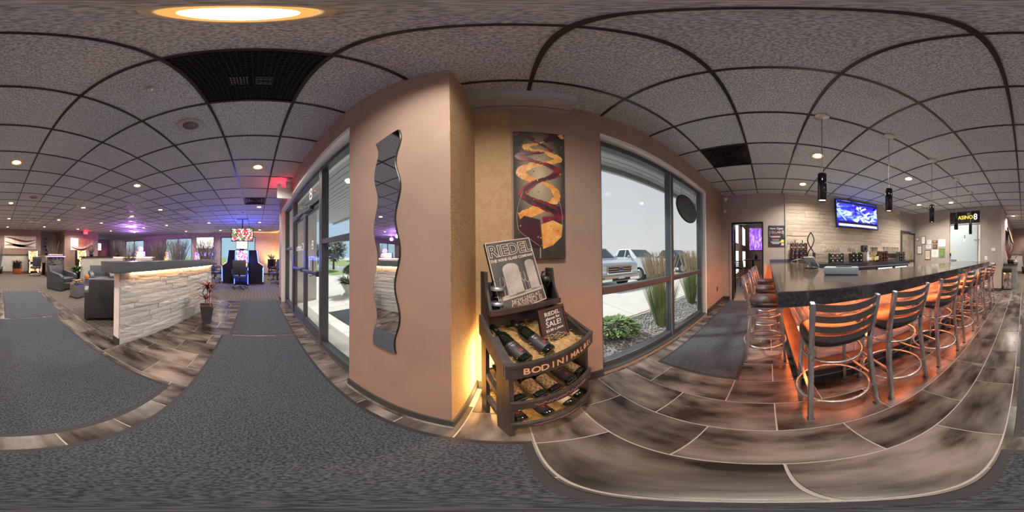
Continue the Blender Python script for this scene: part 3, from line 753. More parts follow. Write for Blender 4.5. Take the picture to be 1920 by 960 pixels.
def arch(x, w_, z0, z1, m, nm):
    P = [(x - w_, z0), (x + w_, z0)] + [(x + w_ * math.cos(t), z1 - w_ * .6 + w_ * .6 * math.sin(t)) for t in [PI * i / 10 for i in range(11)]]
    MB().prism(P, (0, -.0013, 0), (1, 0, 0), (0, 0, 1), (0, -.0004, 0)).build(nm, m, ps)
arch(-.035, .055, .085, .285, pale, 'printed_window'); arch(.105, .035, .085, .285, pale, 'printed_window')
B(-W2 + .01, W2 - .01, -.0017, -.0013, .075, .10).build('printed_table', pale, ps)
gline = mat('poster_print_glass', (.60, .58, .55), .4)
for gx_, gs in ((-.11, 1.), (-.075, .8), (-.045, .75), (.035, 1.05), (.06, .95), (.115, .9)):
    P = [(gx_ + .014 * gs * math.cos(t), -.0022, .175 * gs + .02 * gs * math.sin(t)) for t in [PI + PI * i / 8 for i in range(9)]]
    g_ = MB(); g_.tube(P, .0014, 4); g_.tube([(gx_ - .014 * gs, -.0022, .175 * gs), (gx_ - .010 * gs, -.0022, .175 * gs + .035)], .0012, 4); g_.tube([(gx_ + .014 * gs, -.0022, .175 * gs), (gx_ + .010 * gs, -.0022, .175 * gs + .035)], .0012, 4)
    g_.tube([(gx_, -.0022, .155 * gs), (gx_, -.0022, .095)], .0014, 4); g_.tube([(gx_ - .012, -.0022, .095), (gx_ + .012, -.0022, .095)], .0014, 4)
    g_.build('printed_wine_glass', gline, ps)
text('RIEDEL', .098, cream, ps, (0, -.0016, H2 - .062), (1, 0, 0), (0, 0, 1), bold=.0035)
text('RIEDEL', .098, M['black'], ps, (0, -.0026, H2 - .062), (1, 0, 0), (0, 0, 1), bold=-.0005)
text('THE WINE GLASS COMPANY', .0235, cream, ps, (0, -.0016, H2 - .118), (1, 0, 0), (0, 0, 1), bold=.0006)
text('NOW USED AT', .03, cream, ps, (.02, -.0016, .054), (1, 0, 0), (0, 0, 1))
text('CASINO 8', .05, cream, ps, (.02, -.0016, .026), (1, 0, 0), (0, 0, 1), bold=.001); text('CASINO 8', .05, M['black'], ps, (.02, -.0026, .026), (1, 0, 0), (0, 0, 1), bold=-.0012)
# chalkboard on the bin
cb = thing('chalkboard_sign', 'small chalkboard reading SALE standing in the straw bin', 'sign', RKW((.105, .075, .758)), RRZ)
cb.rotation_euler = Euler((R(-12), R(-3), RRZ + R(-4)), 'XYZ')
B(-.085, .085, 0, .012, 0, .20).build('board', M['board'], cb)
for a, b_, c_, d_ in ((-.095, -.083, -.01, .21), (.083, .095, -.01, .21), (-.083, .083, -.01, .004), (-.083, .083, .196, .21)): B(a, b_, -.005, .016, c_, d_).build('frame', M['black'], cb)
for s_, z, sz in (('RIEDEL', .173, .036), ('glasses for', .145, .025), ('SALE!', .108, .048), ('$5.00 a piece', .070, .024)): text(s_, sz, M['chalk'], cb, (0, -.001, z), (1, 0, .02), (0, 0, 1), 'chalk_line', ex=.0004)
MB().tube([(-.045 + i * .006, -.0012, .035 + .008 * math.sin(i * .8)) for i in range(16)], .0012, 4).build('chalk_flourish', M['chalk'], cb)
# glasses in the tray
def tumbler(loc, label):
    t = thing('stemless_glass', label, 'glass', loc)
    MB().lathe([(.022, 0), (.034, .018), (.038, .038), (.035, .062), (.030, .085), (.0292, .085), (.034, .062), (.0368, .038), (.033, .018), (.018, .004), (0, .004)], n=20).build('bowl', M['glassw'], t)
    MB().lathe([(.0385, .030), (.0386, .031), (.0380, .05), (.0378, .05)], n=20).build('etched_band', M['aluml'], t); return t
tumbler(RKW((-.185, .25, .9675)), 'lower stemless tumbler at the left of the rack tray'); tumbler(RKW((-.185, .25, 1.056)), 'upper stemless tumbler stacked at the left of the rack tray')
WGP = [(0, 0), (.034, 0), (.034, .002), (.006, .006), (.004, .012), (.004, .085), (.012, .095), (.033, .125), (.038, .150), (.036, .175), (.030, .205), (.0293, .205), (.035, .175), (.037, .150), (.032, .126), (.0, .100)]
t = thing('wine_glass', 'stemmed wine glass at the right end of the rack tray', 'glass', RKW((.18, .26, .9675)))
MB().lathe(WGP[:10], n=18).build('stem_and_foot', M['glassw'], t); MB().lathe(WGP[6:], n=18).build('bowl', M['glassw'], t)
MB().lathe([(.0385, .14), (.0388, .141), (.0376, .172), (.0372, .172)], n=18).build('etched_band', M['black'], t)
# uplight in the corner behind the rack
u = thing('corner_uplight', 'small warm strip lamp glowing in the corner behind the rack', 'lamp', (-.19, YW - .10, .0))
MB().cyl((0, 0, 0), (0, 0, .03), .035).build('foot', M['black'], u); MB().cyl((0, 0, .03), (0, 0, .65), .012).build('tube', emis('uplight_tube', (1, .60, .20), 85), u)
MB().cyl((0, 0, .65), (0, 0, .67), .016).build('cap', M['black'], u)
# ------------------------------------------------------------------ mats
def mat_thing(x0, x1, y0, y1, label, z=0.0005):
    t = thing('floor_mat', label, 'mat', ((x0 + x1) / 2, (y0 + y1) / 2, z)); w_, l_ = (x1 - x0) / 2, (y1 - y0) / 2
    B(-w_ + .03, w_ - .03, -l_ + .03, l_ - .03, 0, .009).build('pile', M['mat_'], t, bevel=.003, seg=1)
    r_ = MB(); P = [(-w_, -l_), (w_, -l_), (w_, l_), (-w_, l_)]; Q = [(-w_ + .032, -l_ + .032), (w_ - .032, -l_ + .032), (w_ - .032, l_ - .032), (-w_ + .032, l_ - .032)]
    V = [(a, b_, 0) for a, b_ in P] + [(a * .996, b_ * .996, .002) for a, b_ in P] + [(a, b_, .007) for a, b_ in Q] + [(a, b_, 0) for a, b_ in Q]
    F = []
    for i in range(4):
        j = (i + 1) % 4; F += [(i, j, 4 + j, 4 + i), (4 + i, 4 + j, 8 + j, 8 + i), (8 + i, 8 + j, 12 + j, 12 + i)]
    r_.add(V, F).build('rubber_border', M['rubber'], t)
mat_thing(-2.41, .06, -.50, .60, 'large charcoal entrance mat nearest the wavy mirror pier')  # right end lengthened to cover the lamp glare on the tiles
mat_thing(-4.66, -2.43, -.39, .60, 'charcoal entrance mat in front of the far glass door, beside the carpet')
mat_thing(-1.10, .03, -3.03, -.62, 'charcoal runner mat between the stone partition and the bar stools')
mat_thing(-1.28, -.10, -5.46, -3.06, 'charcoal runner mat farther back, ending at the brown carpet')
mat_thing(1.29, 4.22, .25, 1.06, 'charcoal mat under the bar window leading to the side door')
# ------------------------------------------------------------------ the bar
bar = thing('bar_counter', 'L-shaped bar with dark top, rough stone front and orange under-lighting', 'bar', (0, 0, 0))
BX0, BX1, BY0, BY1 = .88, 1.64, -.05, -.74      # top edges
MB().prism([(BX0, BY0), (4.235, BY0), (4.235, BY1), (BX1, BY1), (BX1, -4.12), (BX0, -4.12)], (0, 0, .975), (1, 0, 0), (0, 1, 0), (0, 0, .088)).build('counter_edge', M['granite'], bar, bevel=.006)
MB().prism([(BX0 + .012, BY0 - .012), (4.225, BY0 - .012), (4.225, BY1 + .012), (BX1 - .012, BY1 + .012), (BX1 - .012, -4.108), (BX0 + .012, -4.108)], (0, 0, 1.0632), (1, 0, 0), (0, 1, 0), (0, 0, .003)).build('counter_top', M['barwood'], bar)
B(4.215, 4.235, -.74, -.05, 1.066, 1.12).build('backsplash', mat('backsplash_violet_grey', (.075, .07, .12), .3), bar)
FX, FY = 1.40, -.42      # stone faces
MB().prism([(FX, FY), (4.235, FY), (4.235, BY1), (BX1, BY1), (BX1, -4.10), (FX, -4.10)], (0, 0, .0), (1, 0, 0), (0, 1, 0), (0, 0, .975)).build('body', M['mortar'], bar)
ledger(bar, 3.68, .20, .97, .096, .28, .55, M['stone'], 'w', 21, .035, (FX, -4.10, 0), PI / 2)
ledger(bar, 2.82, .20, .97, .096, .28, .55, M['stone'], 'w', 22, .035, (FX, FY, 0), 0)
ldg = MB().prism([(1.21, -.235), (4.235, -.235), (4.235, FY - .01), (FX - .01, FY - .01), (FX - .01, -4.10), (1.21, -4.10)], (0, 0, .0), (1, 0, 0), (0, 1, 0), (0, 0, .185)).build('foot_ledge', M['granite'], bar, bevel=.004)
MB().prism([(1.20, -.225), (4.235, -.225), (4.235, FY - .01), (FX - .01, FY - .01), (FX - .01, -4.10), (1.20, -4.10)], (0, 0, .1855), (1, 0, 0), (0, 1, 0), (0, 0, .014)).build('ledge_tile', mat('ledge_tile_brown', (.16, .11, .08), .3, col2=(.10, .07, .05), ns=6), bar)
B(1.205, 1.212, -4.10, -.235, .10, .108).build('ledge_trim', M['aluml'], bar); B(1.212, 4.2, -.235, -.228, .10, .108).build('ledge_trim', M['aluml'], bar)
B(1.30, 1.318, -4.05, -.32, .962, .974).build('led_strip', M['led_o'], bar); B(1.30, 4.2, -.338, -.32, .962, .974).build('led_strip', M['led_o'], bar)

# ------------------------------------------------------------------ bar stools
def make_stool(label):
    t = thing('bar_stool', label, 'bar stool', (0, 0, 0), 0)
    Wb, Wt = .205, .175
    for s_ in (-1, 1):
        # rear leg runs on into the back post
        P = [(s_ * Wb, -.215, .0), (s_ * .185, -.165, .62), (s_ * .185, -.175, .74), (s_ * .195, -.238, 1.035)]
        b_ = MB()
        for i in range(3): b_.bar(P[i], P[i + 1], .026, .032, up=(0, 1, 0))
        b_.build('rear_leg_and_post', M['stool'], t, bevel=.004)
        MB().bar((s_ * .185, .185, 0), (s_ * .165, .15, .715), .026, .026, up=(0, 1, 0)).build('front_leg', M['stool'], t, bevel=.004)
        B(s_ * .185 - .016, s_ * .185 + .016, -.19, .17, .70, .716).build('seat_rail', M['stool'], t)
        MB().bar((s_ * .198, -.185, .36), (s_ * .178, .165, .36), .018, .018).build('side_stretcher', M['stool'], t)
    for k, z in enumerate((.80, .865, .93, .998)):
        y = -.178 - (z - .74) * .21; n = 10; V = []; F = []
        for i in range(n + 1):
            a = -1 + 2 * i / n; x = .187 * a; yy = y - .045 * (1 - a * a); zz = z + .012 * (a * a)
            V += [(x, yy, zz - .019), (x, yy, zz + .019), (x, yy - .009, zz + .019), (x, yy - .009, zz - .019)]
        for i in range(n):
            q = 4 * i
            for e_ in range(4): F.append((q + e_, q + (e_ + 1) % 4, q + 4 + (e_ + 1) % 4, q + 4 + e_))
        F += [(0, 1, 2, 3), (4 * n + 3, 4 * n + 2, 4 * n + 1, 4 * n)]
        MB().add(V, F).build('back_slat', M['slat'], t)
    # seat pad, rounded square
    V = []; F = []; n = 28
    lev = [(.0, .716), (.94, .716), (1.0, .730), (1.0, .748), (.95, .766), (.80, .776), (.0, .782)]
    for f_, z in lev:
        for i in range(n):
            a = 2 * PI * i / n; q = (abs(math.cos(a)) ** 3 + abs(math.sin(a)) ** 3) ** (-1 / 3)
            V.append((.205 * f_ * q * math.cos(a), .205 * f_ * q * math.sin(a) + .005, z))
    for j in range(len(lev) - 1): F += [(j * n + i, j * n + (i + 1) % n, (j + 1) * n + (i + 1) % n, (j + 1) * n + i) for i in range(n)]
    MB().add(V, F, True).build('seat', M['vinyl'], t)
    def hoop(z, rx, ry, r_): return MB().tube([(rx * math.cos(2 * PI * i / 28), ry * math.sin(2 * PI * i / 28) - .02, z) for i in range(28)], r_, 7, True)
    hoop(.235, .235, .235, .011).build('foot_ring', M['stool'], t)
    hoop(.60, .19, .19, .009).build('upper_ring', M['stool'], t)
    for x, y in ((-.203, -.212), (.203, -.212), (-.185, .184), (.185, .184)): B(x - .017, x + .017, y - .017, y + .017, 0, .012).build('foot_glide', M['black'], t)
    return t
LS = [-.405, -.91, -1.55, -2.17, -2.80, -3.38, -3.92]
ordl = ['nearest bar stool on the long side, closest to the bar corner', 'second bar stool from the corner on the long side of the bar', 'third bar stool from the corner on the long side of the bar', 'fourth bar stool from the corner on the long side of the bar',
 'fifth bar stool from the corner on the long side of the bar', 'sixth bar stool from the corner on the long side of the bar', 'last bar stool at the far end of the bar long side']
st = make_stool('metal ladder-back ' + ordl[0]); st['group'] = 'ladder-back bar stools'
st.location = (.99, LS[0], 0); st.rotation_euler = (0, 0, -PI / 2)
for i in range(1, 7): copy_tree(st, (.985 - .01 * min(i, 2), LS[i], 0), -PI / 2 + R((2, -3, 1, 2, -2, 1)[i - 1]), 'metal ladder-back ' + ordl[i], 'ladder-back bar stools')
for i, (x, lb) in enumerate(((1.83, 'metal ladder-back bar stool on the short side, standing on the mat edge'), (2.45, 'middle of the three stools on the short side of the bar'), (3.07, 'short side bar stool nearest the side doorway'))):
    copy_tree(st, (x, .02, 0), PI + R((0, 2, -2)[i]), lb, 'ladder-back bar stools')

# ------------------------------------------------------------------ pendants
def make_pendant():
    t = thing('pendant_lamp', 'x', 'pendant lamp', (0, 0, CEIL - .003), 0)
    MB().lathe([(.0, 0), (.072, 0), (.07, -.008), (.03, -.014), (.012, -.03), (0, -.03)], n=24).build('canopy', mat('pendant_canopy_nickel', (.66, .60, .55), .3, .6), t)
    MB().cyl((0, 0, -.03), (0, 0, -.86), .0045, n=8).build('stem', M['steel'], t)
    MB().lathe([(.0, -.85), (.040, -.85), (.042, -.855), (.042, -1.135), (.039, -1.137), (.037, -1.13), (.037, -1.06), (0, -1.06)], n=24).build('shade', mat('pendant_black_chrome', (.05, .055, .06), .12, .9), t)
    MB().lathe([(.0, -1.118), (.034, -1.118), (.034, -1.124), (0, -1.124)], n=16).build('bulb', M['lampp'], t)
    light('pendant_light', 'SPOT', (0, 0, -1.14), 9, (1, .66, .34), t, spot_size=R(95), spot_blend=.6, shadow_soft_size=.03)
    return t
pn0 = make_pendant(); PY = [-.49, -1.28, -2.18, -3.10, -3.98]
plab = ['nearest', 'second nearest', 'middle', 'fourth', 'farthest']
for i, y in enumerate(PY):
    lb = '%s of the five black cylinder pendant lamps over the bar' % plab[i]
    if i == 0: pn0.location = (1.41, y, CEIL - .003); pn0['label'] = lb; pn0['group'] = 'bar pendant lamps'
    else: copy_tree(pn0, (1.41 - i * .012, y, CEIL - .003), 0, lb, 'bar pendant lamps')

# ------------------------------------------------------------------ stone wall behind the bar
sw = struct('wall_bar_stone', (4.30, -.48, 0), 0)
B(-.02, 0, -3.98, 0, .3, 2.87).build('backing', M['mortar'], sw)
ledger(sw, 3.96, 1.02, 2.86, .102, .28, .62, M['stonec'], 'c', 31, .03, (-.02, -3.97, 0), PI / 2)
for y0 in (-4.0, -.0): B(-.052, 0, y0 - .0, y0 + .02, 0, 2.89).build('edge_trim', M['wallw'], sw)
B(-.052, 0, -4.0, .02, 2.87, 2.905).build('top_trim', M['wallw'], sw)

# ------------------------------------------------------------------ television behind the bar
tvs = screen('tv_picture_blue', [(.02, .0, .25), (.04, .02, .9), (.05, .08, 1.), (.35, .5, 1.), (1, 1, 1)], 1.1, 2.4, 'noise', (1, 1.2, 2.2))
def television(name, label, loc, rz, w_, h_, scr, tilt=0, th=.06, strip=None, group=None):
    """local x across, local -y towards the viewer"""
    t = thing(name, label, 'television', loc, rz, group); t.rotation_euler = Euler((tilt, 0, rz), 'XYZ')
    B(-w_ / 2, w_ / 2, 0, th, -h_ / 2, h_ / 2).build('case', M['black'], t, bevel=.006)
    B(-w_ / 2 + .03, w_ / 2 - .03, -.003, 0, -h_ / 2 + .035, h_ / 2 - .03).build('screen', scr, t)
    if strip: B(-w_ / 2 + .035, w_ / 2 - .035, -.006, -.003, -h_ / 2 + .038, -h_ / 2 + .038 + h_ * .10).build('picture_band', strip, t)
    return t
tv = television('television', 'wide flat television with a blue picture on the stone wall behind the bar', (4.13, -2.56, 2.43), -PI / 2, 1.46, .86, tvs, R(-6), .07)
bands = emis('tv_band_dark', (.02, .015, .05), 1); bandl = emis('tv_band_white', (.75, .75, .92), 1)
B(-.69, .69, -.006, -.003, .30, .385).build('picture_band', bands, tv); B(-.69, .69, -.006, -.003, -.36, -.24).build('picture_band', bands, tv); B(-.66, .66, -.009, -.006, -.385, -.32).build('ticker_band', bandl, tv)
wp = emis('tv_white_marks', (.9, .92, 1), 1.1)
rng = random.Random(4)
for (x0, z0, w_, h_, a) in ((.18, .18, .22, .05, -.5), (.30, .05, .26, .05, -.5), (.22, -.06, .2, .045, -.5), (-.02, .2, .08, .09, .4), (.08, .22, .05, .08, .3), (.12, -.16, .16, .05, .9), (.3, -.19, .2, .06, .2), (-.1, -.2, .14, .05, .4)):
    MB().box((x0, -.005, z0), (w_, .002, h_), Matrix.Rotation(a, 3, 'Y')).build('picture_shape', wp, tv)
for s_ in (0, 1):
    MB().prism([(-.69, .12), (-.69, .05), (-.40, -.22), (-.44, -.22)] if s_ == 0 else [(.69, .1), (.69, .02), (.35, -.05), (.4, .0)], (0, -.005, 0), (1, 0, 0), (0, 0, 1), (0, -.001, 0)).build('picture_shape', emis('tv_pale_blue', (.35, .6, 1), 1.1), tv)
B(.05, .35, .07, .15, -.2, .2).build('wall_mount', M['black'], tv)

# ------------------------------------------------------------------ back counter
bc = thing('back_counter', 'dark back counter with glass-door coolers under the stone wall', 'counter', (0, 0, 0))
B(3.72, 4.24, -4.42, -.80, .985, 1.02).build('top', M['granite'], bc, bevel=.004)
B(3.735, 3.76, -4.42, -.80, .91, .985).build('top_edge', M['granite'], bc)
B(3.80, 4.24, -4.40, -.82, .05, .91).build('carcass', M['black'], bc)
B(3.76, 3.80, -4.42, -.80, .885, .91).build('edge_trim', M['aluml'], bc)
for k, y in enumerate((-.84, -1.55, -2.26, -2.97, -3.68)):
    d = B(3.775, 3.80, y - .69, y, .12, .87).build('cooler_door', M['black'], bc); B(3.770, 3.775, y - .63, y - .06, .18, .83).build('glass', M['fridge'] if k in (3, 4) else mat('cooler_dark_glass', (.02, .025, .03), .05), d)
    B(3.762, 3.774, y - .64, y - .05, .775, .80).build('handle', M['steel'], d)
gsf = []
for k, (y0, y1) in enumerate(((-2.4, -1.15), (-3.55, -2.55))):
    t = thing('glass_shelf', ('clear raised glass shelf on the left half of the back counter', 'clear raised glass shelf on the right half of the back counter')[k], 'shelf', (4.08, 0, 1.02))
    B(-.12, .12, y0, y1, .27, .282).build('glass_plate', M['glassw'], t)
    for y in (y0 + .03, y1 - .03): B(-.1, .1, y - .012, y + .012, 0, .27).build('support', M['satin'], t)
# wine bottle racks (bottle ends towards the room)
ringm = mat('rack_ring_black', (.02, .016, .014), .35, .5)
def bottle_rack(label, y, z, nx, nz, pitch, m_end, foot=False, x=3.86, facem='black', capm=None):
    t = thing('bottle_rack', label, 'wine rack', (x, y, z))
    for a in range(nz):
        for b_ in range(nx):
            yy = (b_ - (nx - 1) / 2) * pitch; zz = (a + .5) * pitch + (.05 if foot else 0)
            o = MB(); o.tube([(0, yy + pitch * .44 * math.cos(2 * PI * i / 14), zz + pitch * .44 * math.sin(2 * PI * i / 14)) for i in range(14)], .006, 5, True); o.build('ring', ringm, t)
            q = MB().cyl((.005, yy, zz), (.16, yy, zz), pitch * .36, n=12).build('bottle', M['bottle'], t)
            MB().cyl((-.004, yy, zz - .0), (.004, yy, zz), pitch * .17, n=10).build('bottle_base', m_end, q)
    for s_ in (-1, 1): B(.02, .15, s_ * nx / 2 * pitch - .006, s_ * nx / 2 * pitch + .006, 0 if not foot else .04, nz * pitch + (.05 if foot else 0)).build('side', M[facem], t)
    if foot: MB().tube([(-.01, (i / 10 - .5) * nx * pitch, .01 + .05 * math.sin(PI * i / 10)) for i in range(11)], .008, 6).build('curved_foot', M['steel'], t); [MB().cyl((.05, s_ * pitch * .9, nz * pitch + .05), (.05, s_ * pitch * .9, nz * pitch + .13), .012, n=8).build('finial', M['satin'], t) for s_ in (-1, 1)]
    return t
mred = mat('bottle_end_red', (.32, .06, .05), .4); mgr = mat('bottle_end_grey', (.30, .30, .31), .3)
bottle_rack('square wire rack of sixteen wine bottles beside the loop sculpture', -.78, 1.066, 4, 4, .104, mred, True, 4.03)
bottle_rack('black six-bottle wine rack left on the back counter', -1.75, 1.02, 3, 2, .125, mgr)
bottle_rack('black six-bottle wine rack in the middle of the back counter', -2.36, 1.02, 3, 2, .125, mgr)
bottle_rack('copper coloured wine rack beside the liquor bottles', -3.35, 1.02, 3, 3, .105, mred, facem='woodm')
bottle_rack('pale patterned wine rack at the right end of the back counter', -4.18, 1.02, 3, 3, .10, mgr, facem='aluml')
# loop sculpture
t = thing('loop_sculpture', 'tall dark twisted loop sculpture on an amber base at the bar back', 'sculpture', (3.70, -.93 + .02, 1.066 - .06))
t.location = (2.60, -.70, 1.0665); t.scale = (.88, .88, .88)
for s_ in (-1, 1): MB().tube([(0, s_ * .062 * math.sin(2 * PI * (i / 40) * 1.0) , .05 + .58 * i / 40) for i in range(41)], .011, 7).build('loop', M['satin'], t)
MB().lathe([(0, 0), (.045, 0), (.04, .03), (.015, .06), (0, .06)], n=14).build('base', mat('amber_wood', (.40, .16, .04), .4), t)
# liquor bottles, glasses
def spirit(label, y, h_, r_, body, cap, lab, x=3.86):
    t = thing('liquor_bottle', label, 'bottle', (x, y, 1.02), 0, 'liquor bottles on the back counter')
    MB().lathe([(0, 0), (r_, 0), (r_, h_ * .6), (r_ * .8, h_ * .68), (r_ * .36, h_ * .78), (r_ * .34, h_ * .93), (0, h_ * .93)], n=14).build('glass', body, t)
    MB().lathe([(r_ * 1.02, h_ * .15), (r_ * 1.03, h_ * .155), (r_ * 1.03, h_ * .5), (r_ * 1.02, h_ * .505)], n=14).build('label', lab, t)
    MB().cyl((0, 0, h_ * .92), (0, 0, h_), r_ * .42, n=10).build('cap', cap, t)
gb = mat('bottle_clear_blue', (.55, .68, .72), .1); gg = mat('bottle_green', (.20, .28, .05), .1); ga = mat('bottle_amber', (.30, .12, .03), .1)
for k, (y, h_, b_, c_, l_, nm) in enumerate(((-2.72, .30, gb, M['white'], M['white'], 'clear liquor bottle with white label, leftmost of the liquor row'), (-2.80, .28, ga, M['black'], M['label_c'], 'amber liquor bottle second from left in the liquor row'), (-2.88, .31, gg, M['black'], M['label_g'], 'green liquor bottle third from left in the liquor row'), (-2.97, .27, gg, M['red'], mat('label_yellow', (.7, .6, .15), .5), 'short green bottle with yellow label in the liquor row'), (-3.06, .32, M['bottle'], M['red'], M['label_c'], 'dark bottle with cream label, rightmost of the liquor row'))):
    spirit(nm, y, h_, .038, b_, c_, l_)
def wine_glass_up(label, y, z, grp, inv=True):
    t = thing('stemware', label, 'glass', (4.06, y, z), 0, grp)
    P = [(r_ * 1., (.205 - z_) if inv else z_) for r_, z_ in WGP]
    MB().lathe(P[:10] if not inv else P[:10], n=12).build('stem_and_foot', M['glassw'], t); MB().lathe(P[6:], n=12).build('bowl', M['glassw'], t); return t
g0 = None
for k, y in enumerate((-1.5, -1.59, -1.68, -1.77, -1.86, -2.2, -2.28, -2.36)):
    lb = 'upturned wine glass number %d from the left on the left glass shelf' % (k + 1); lb = lb.replace('number 1 ', 'first ').replace('number 2 ', 'second ').replace('number 3 ', 'third ').replace('number 4 ', 'fourth ').replace('number 5 ', 'fifth ').replace('number 6 ', 'sixth ').replace('number 7 ', 'seventh ').replace('number 8 ', 'eighth ')
    if g0 is None: g0 = wine_glass_up(lb, y, 1.303, 'upturned wine glasses')
    else: copy_tree(g0, (4.06, y, 1.303), 0, lb, 'upturned wine glasses')
p0 = None
ords = ['first', 'second', 'third', 'fourth', 'fifth', 'sixth', 'seventh', 'eighth', 'ninth', 'tenth']
for k in range(10):
    lb = '%s pint glass from the left in the row near the back door' % ords[k]; y = -3.0 - k * .062 if k < 4 else -3.5 - (k - 4) * .125
    z = 1.303 if k < 4 else 1.325
    if k < 4: lb = '%s short tumbler on the right glass shelf' % ords[k]
    if p0 is None:
        p0 = thing('pint_glass', lb, 'glass', (4.06, y, z), 0, 'pint glasses by the stone wall'); MB().lathe([(0, 0), (.03, 0), (.042, .15), (.0405, .15), (.029, .008), (0, .008)], n=14).build('wall', M['glassw'], p0)
        MB().lathe([(0, .002), (.029, .002), (.030, .010), (0, .010)], n=14).build('base', M['aluml'], p0)
    else: copy_tree(p0, (4.06, y, z), 0, lb, 'pint glasses by the stone wall')
t = thing('glass_shelf', 'narrow steel shelf holding pint glasses above the pale wine rack', 'shelf', (4.12, -3.92, 1.02)); B(-.1, .1, -.48, .38, .285, .302).build('plate', M['steel'], t)
for y in (-.46, .36): B(-.09, .09, y - .01, y + .01, 0, .285).build('support', M['satin'], t)
t = thing('speaker_box', 'small black boxy fan on the right glass shelf', 'fan', (4.06, -2.72, 1.303)); B(-.06, .06, -.09, .09, .0, .2).build('case', M['satin'], t, bevel=.01); MB().tube([(-.064, .07 * math.cos(i * PI / 10), .1 + .07 * math.sin(i * PI / 10)) for i in range(20)], .006, 5, True).build('grille_ring', M['steel'], t)
MB().cyl((-.062, 0, .1), (-.07, 0, .1), .025).build('hub', M['black'], t)
t.name = 'box_fan'
# tablet point of sale and receipt box on the bar
t = thing('sales_tablet', 'tilted grey sales tablet on a stand at the inner bar edge', 'tablet', (2.22, -.60, 1.0665), R(35))
t.rotation_euler = (0, 0, R(25)); t.scale = (.78, .78, .78)
MB().box((0, 0, .12), (.30, .022, .21), Matrix.Rotation(R(-38), 3, 'X')).build('case', mat('tablet_grey', (.38, .44, .48), .4), t, bevel=.006)
MB().box((.0, .012, .128), (.26, .004, .17), Matrix.Rotation(R(-38), 3, 'X')).build('screen', M['black'], t)
B(-.10, .10, -.08, .09, 0, .012).build('base', M['black'], t); MB().bar((0, .02, .01), (0, .0, .11), .05, .02).build('neck', M['aluml'], t)
t = thing('receipt_printer', 'long pale grey register unit lying by the inner bar edge', 'register', (1.93, -.64, 1.0665), R(-4)); B(-.17, .17, -.07, .07, .005, .075).build('body', mat('register_grey', (.19, .26, .32), .4), t, bevel=.012)
t.location = (1.47, -.71, 1.0665); t.rotation_euler = (0, 0, R(62))
B(.10, .165, -.073, -.07, .012, .06).build('keypad', M['black'], t); B(-.1, .05, -.05, .05, .075, .082).build('paper_cover', M['black'], t); B(-.02, .05, -.074, -.07, .02, .05).build('price_tag', M['white'], t)
# ------------------------------------------------------------------ walls of the bar: poster, notices, doors, thermostat
t = thing('event_poster', 'dark poster with white script lettering beside the side doorway', 'poster', (4.298, -.23, 1.73), -PI / 2)
pw, ph = .215, .28
B(-pw, pw, -.014, 0, -ph, ph).build('board', mat('poster_navy', (.028, .03, .045), .4), t)
def ptext(s_, z, sz, m_, x=0): text(s_, sz, m_, t, (x, -.0155, z), (1, 0, 0), (0, 0, 1), ex=.0006)
ptext('Now Open', .20, .075, M['white']); ptext('CELLAR', .10, .092, M['label_c'], -.035); ptext('8', .10, .13, M['label_c'], .165)
for z, w_, m_ in ((.035, .12, 'red'), (-.005, .17, 'white'), (-.03, .15, 'white'), (-.075, .10, 'red'), (-.105, .12, 'white'), (-.15, .16, 'white'), (-.175, .14, 'white'), (-.2, .11, 'white')): B(-w_, w_ * .6, -.0155, -.014, z - .005, z + .005).build('printed_line', M[m_], t)
for s_ in (-1, 1): B(s_ * .185 - .002, s_ * .185 + .002, -.0155, -.014, -.02, .07).build('printed_rule', M['white'], t)
MB().prism([(.08, -.17), (.19, -.17), (.195, -.10), (.13, -.09)], (0, -.0145, 0), (1, 0, 0), (0, 0, 1), (0, -.001, 0)).build('yellow_patch', mat('print_yellow', (.62, .62, .04), .5), t)
B(.12, .195, -.016, -.014, -.25, -.19).build('pink_patch', mat('print_pink', (.75, .5, .52), .5), t)
# side doorway room
wall('wall_side_room', [(11.0, 11.15, -2.2, 1.57, -.1, 3.2), (4.45, 11.15, 1.42, 1.57, -.1, 3.2), (4.45, 11.15, -2.35, -2.2, -.1, 3.2)], M['wall'])
wall('floor_side_room', [(4.30, 11.1, -2.35, 1.42, -.12, -.002)], mat('side_room_floor', (.34, .25, .18), .4, col2=(.26, .19, .13), ns=4))
wall('ceiling_side_room', [(4.45, 11.1, -2.35, 1.42, 3.1, 3.2)], M['wallg'])
dayl = M['glass']
for i, (y0, y1, z0, z1) in enumerate(((7.0, 7.6, 1.75, 2.75), (8.9, 9.9, 1.75, 2.75), (7.0, 7.6, .4, 1.4), (8.9, 9.9, .4, 1.4))):
    w_ = struct('window_%d' % (i + 9)); B(y0 - .03, y1 + .03, 1.40, 1.42, z0 - .03, z1 + .03).build('frame', M['alum'], w_); B(y0, y1, 1.392, 1.40, z0, z1).build('pane', emis('emissive_daylight_pane', (.85, .95, 1), 1.2), w_)  # panes on a solid wall; daylight put in as their own emission
srl = thing('ceiling_lamp', 'round ceiling lamp in the room beyond the side doorway', 'lamp', (6.6, .2, 3.1)); MB().lathe([(0, 0), (.2, 0), (.2, -.05), (0, -.06)], n=18).build('diffuser', emis('side_room_lamp', (1, .85, .7), 8), srl); MB().lathe([(.2, 0), (.22, 0), (.22, -.03), (.2, -.03)], n=18).build('rim', M['steel'], srl)
light('side_room_light', 'POINT', (0, 0, -.25), 45, (1, .88, .75), srl, shadow_soft_size=.2)
television('television', 'portrait screen with violet picture seen through the side doorway', (8.0, .60, 1.98), -PI / 2 + R(8), .66, 1.15, screen('tv_violet', [(.25, .18, .3), (.25, .05, .7), (.5, .25, 1), (.85, .7, 1)], .8, 5, 'noise', (1.6, 1, .5)), R(-4))
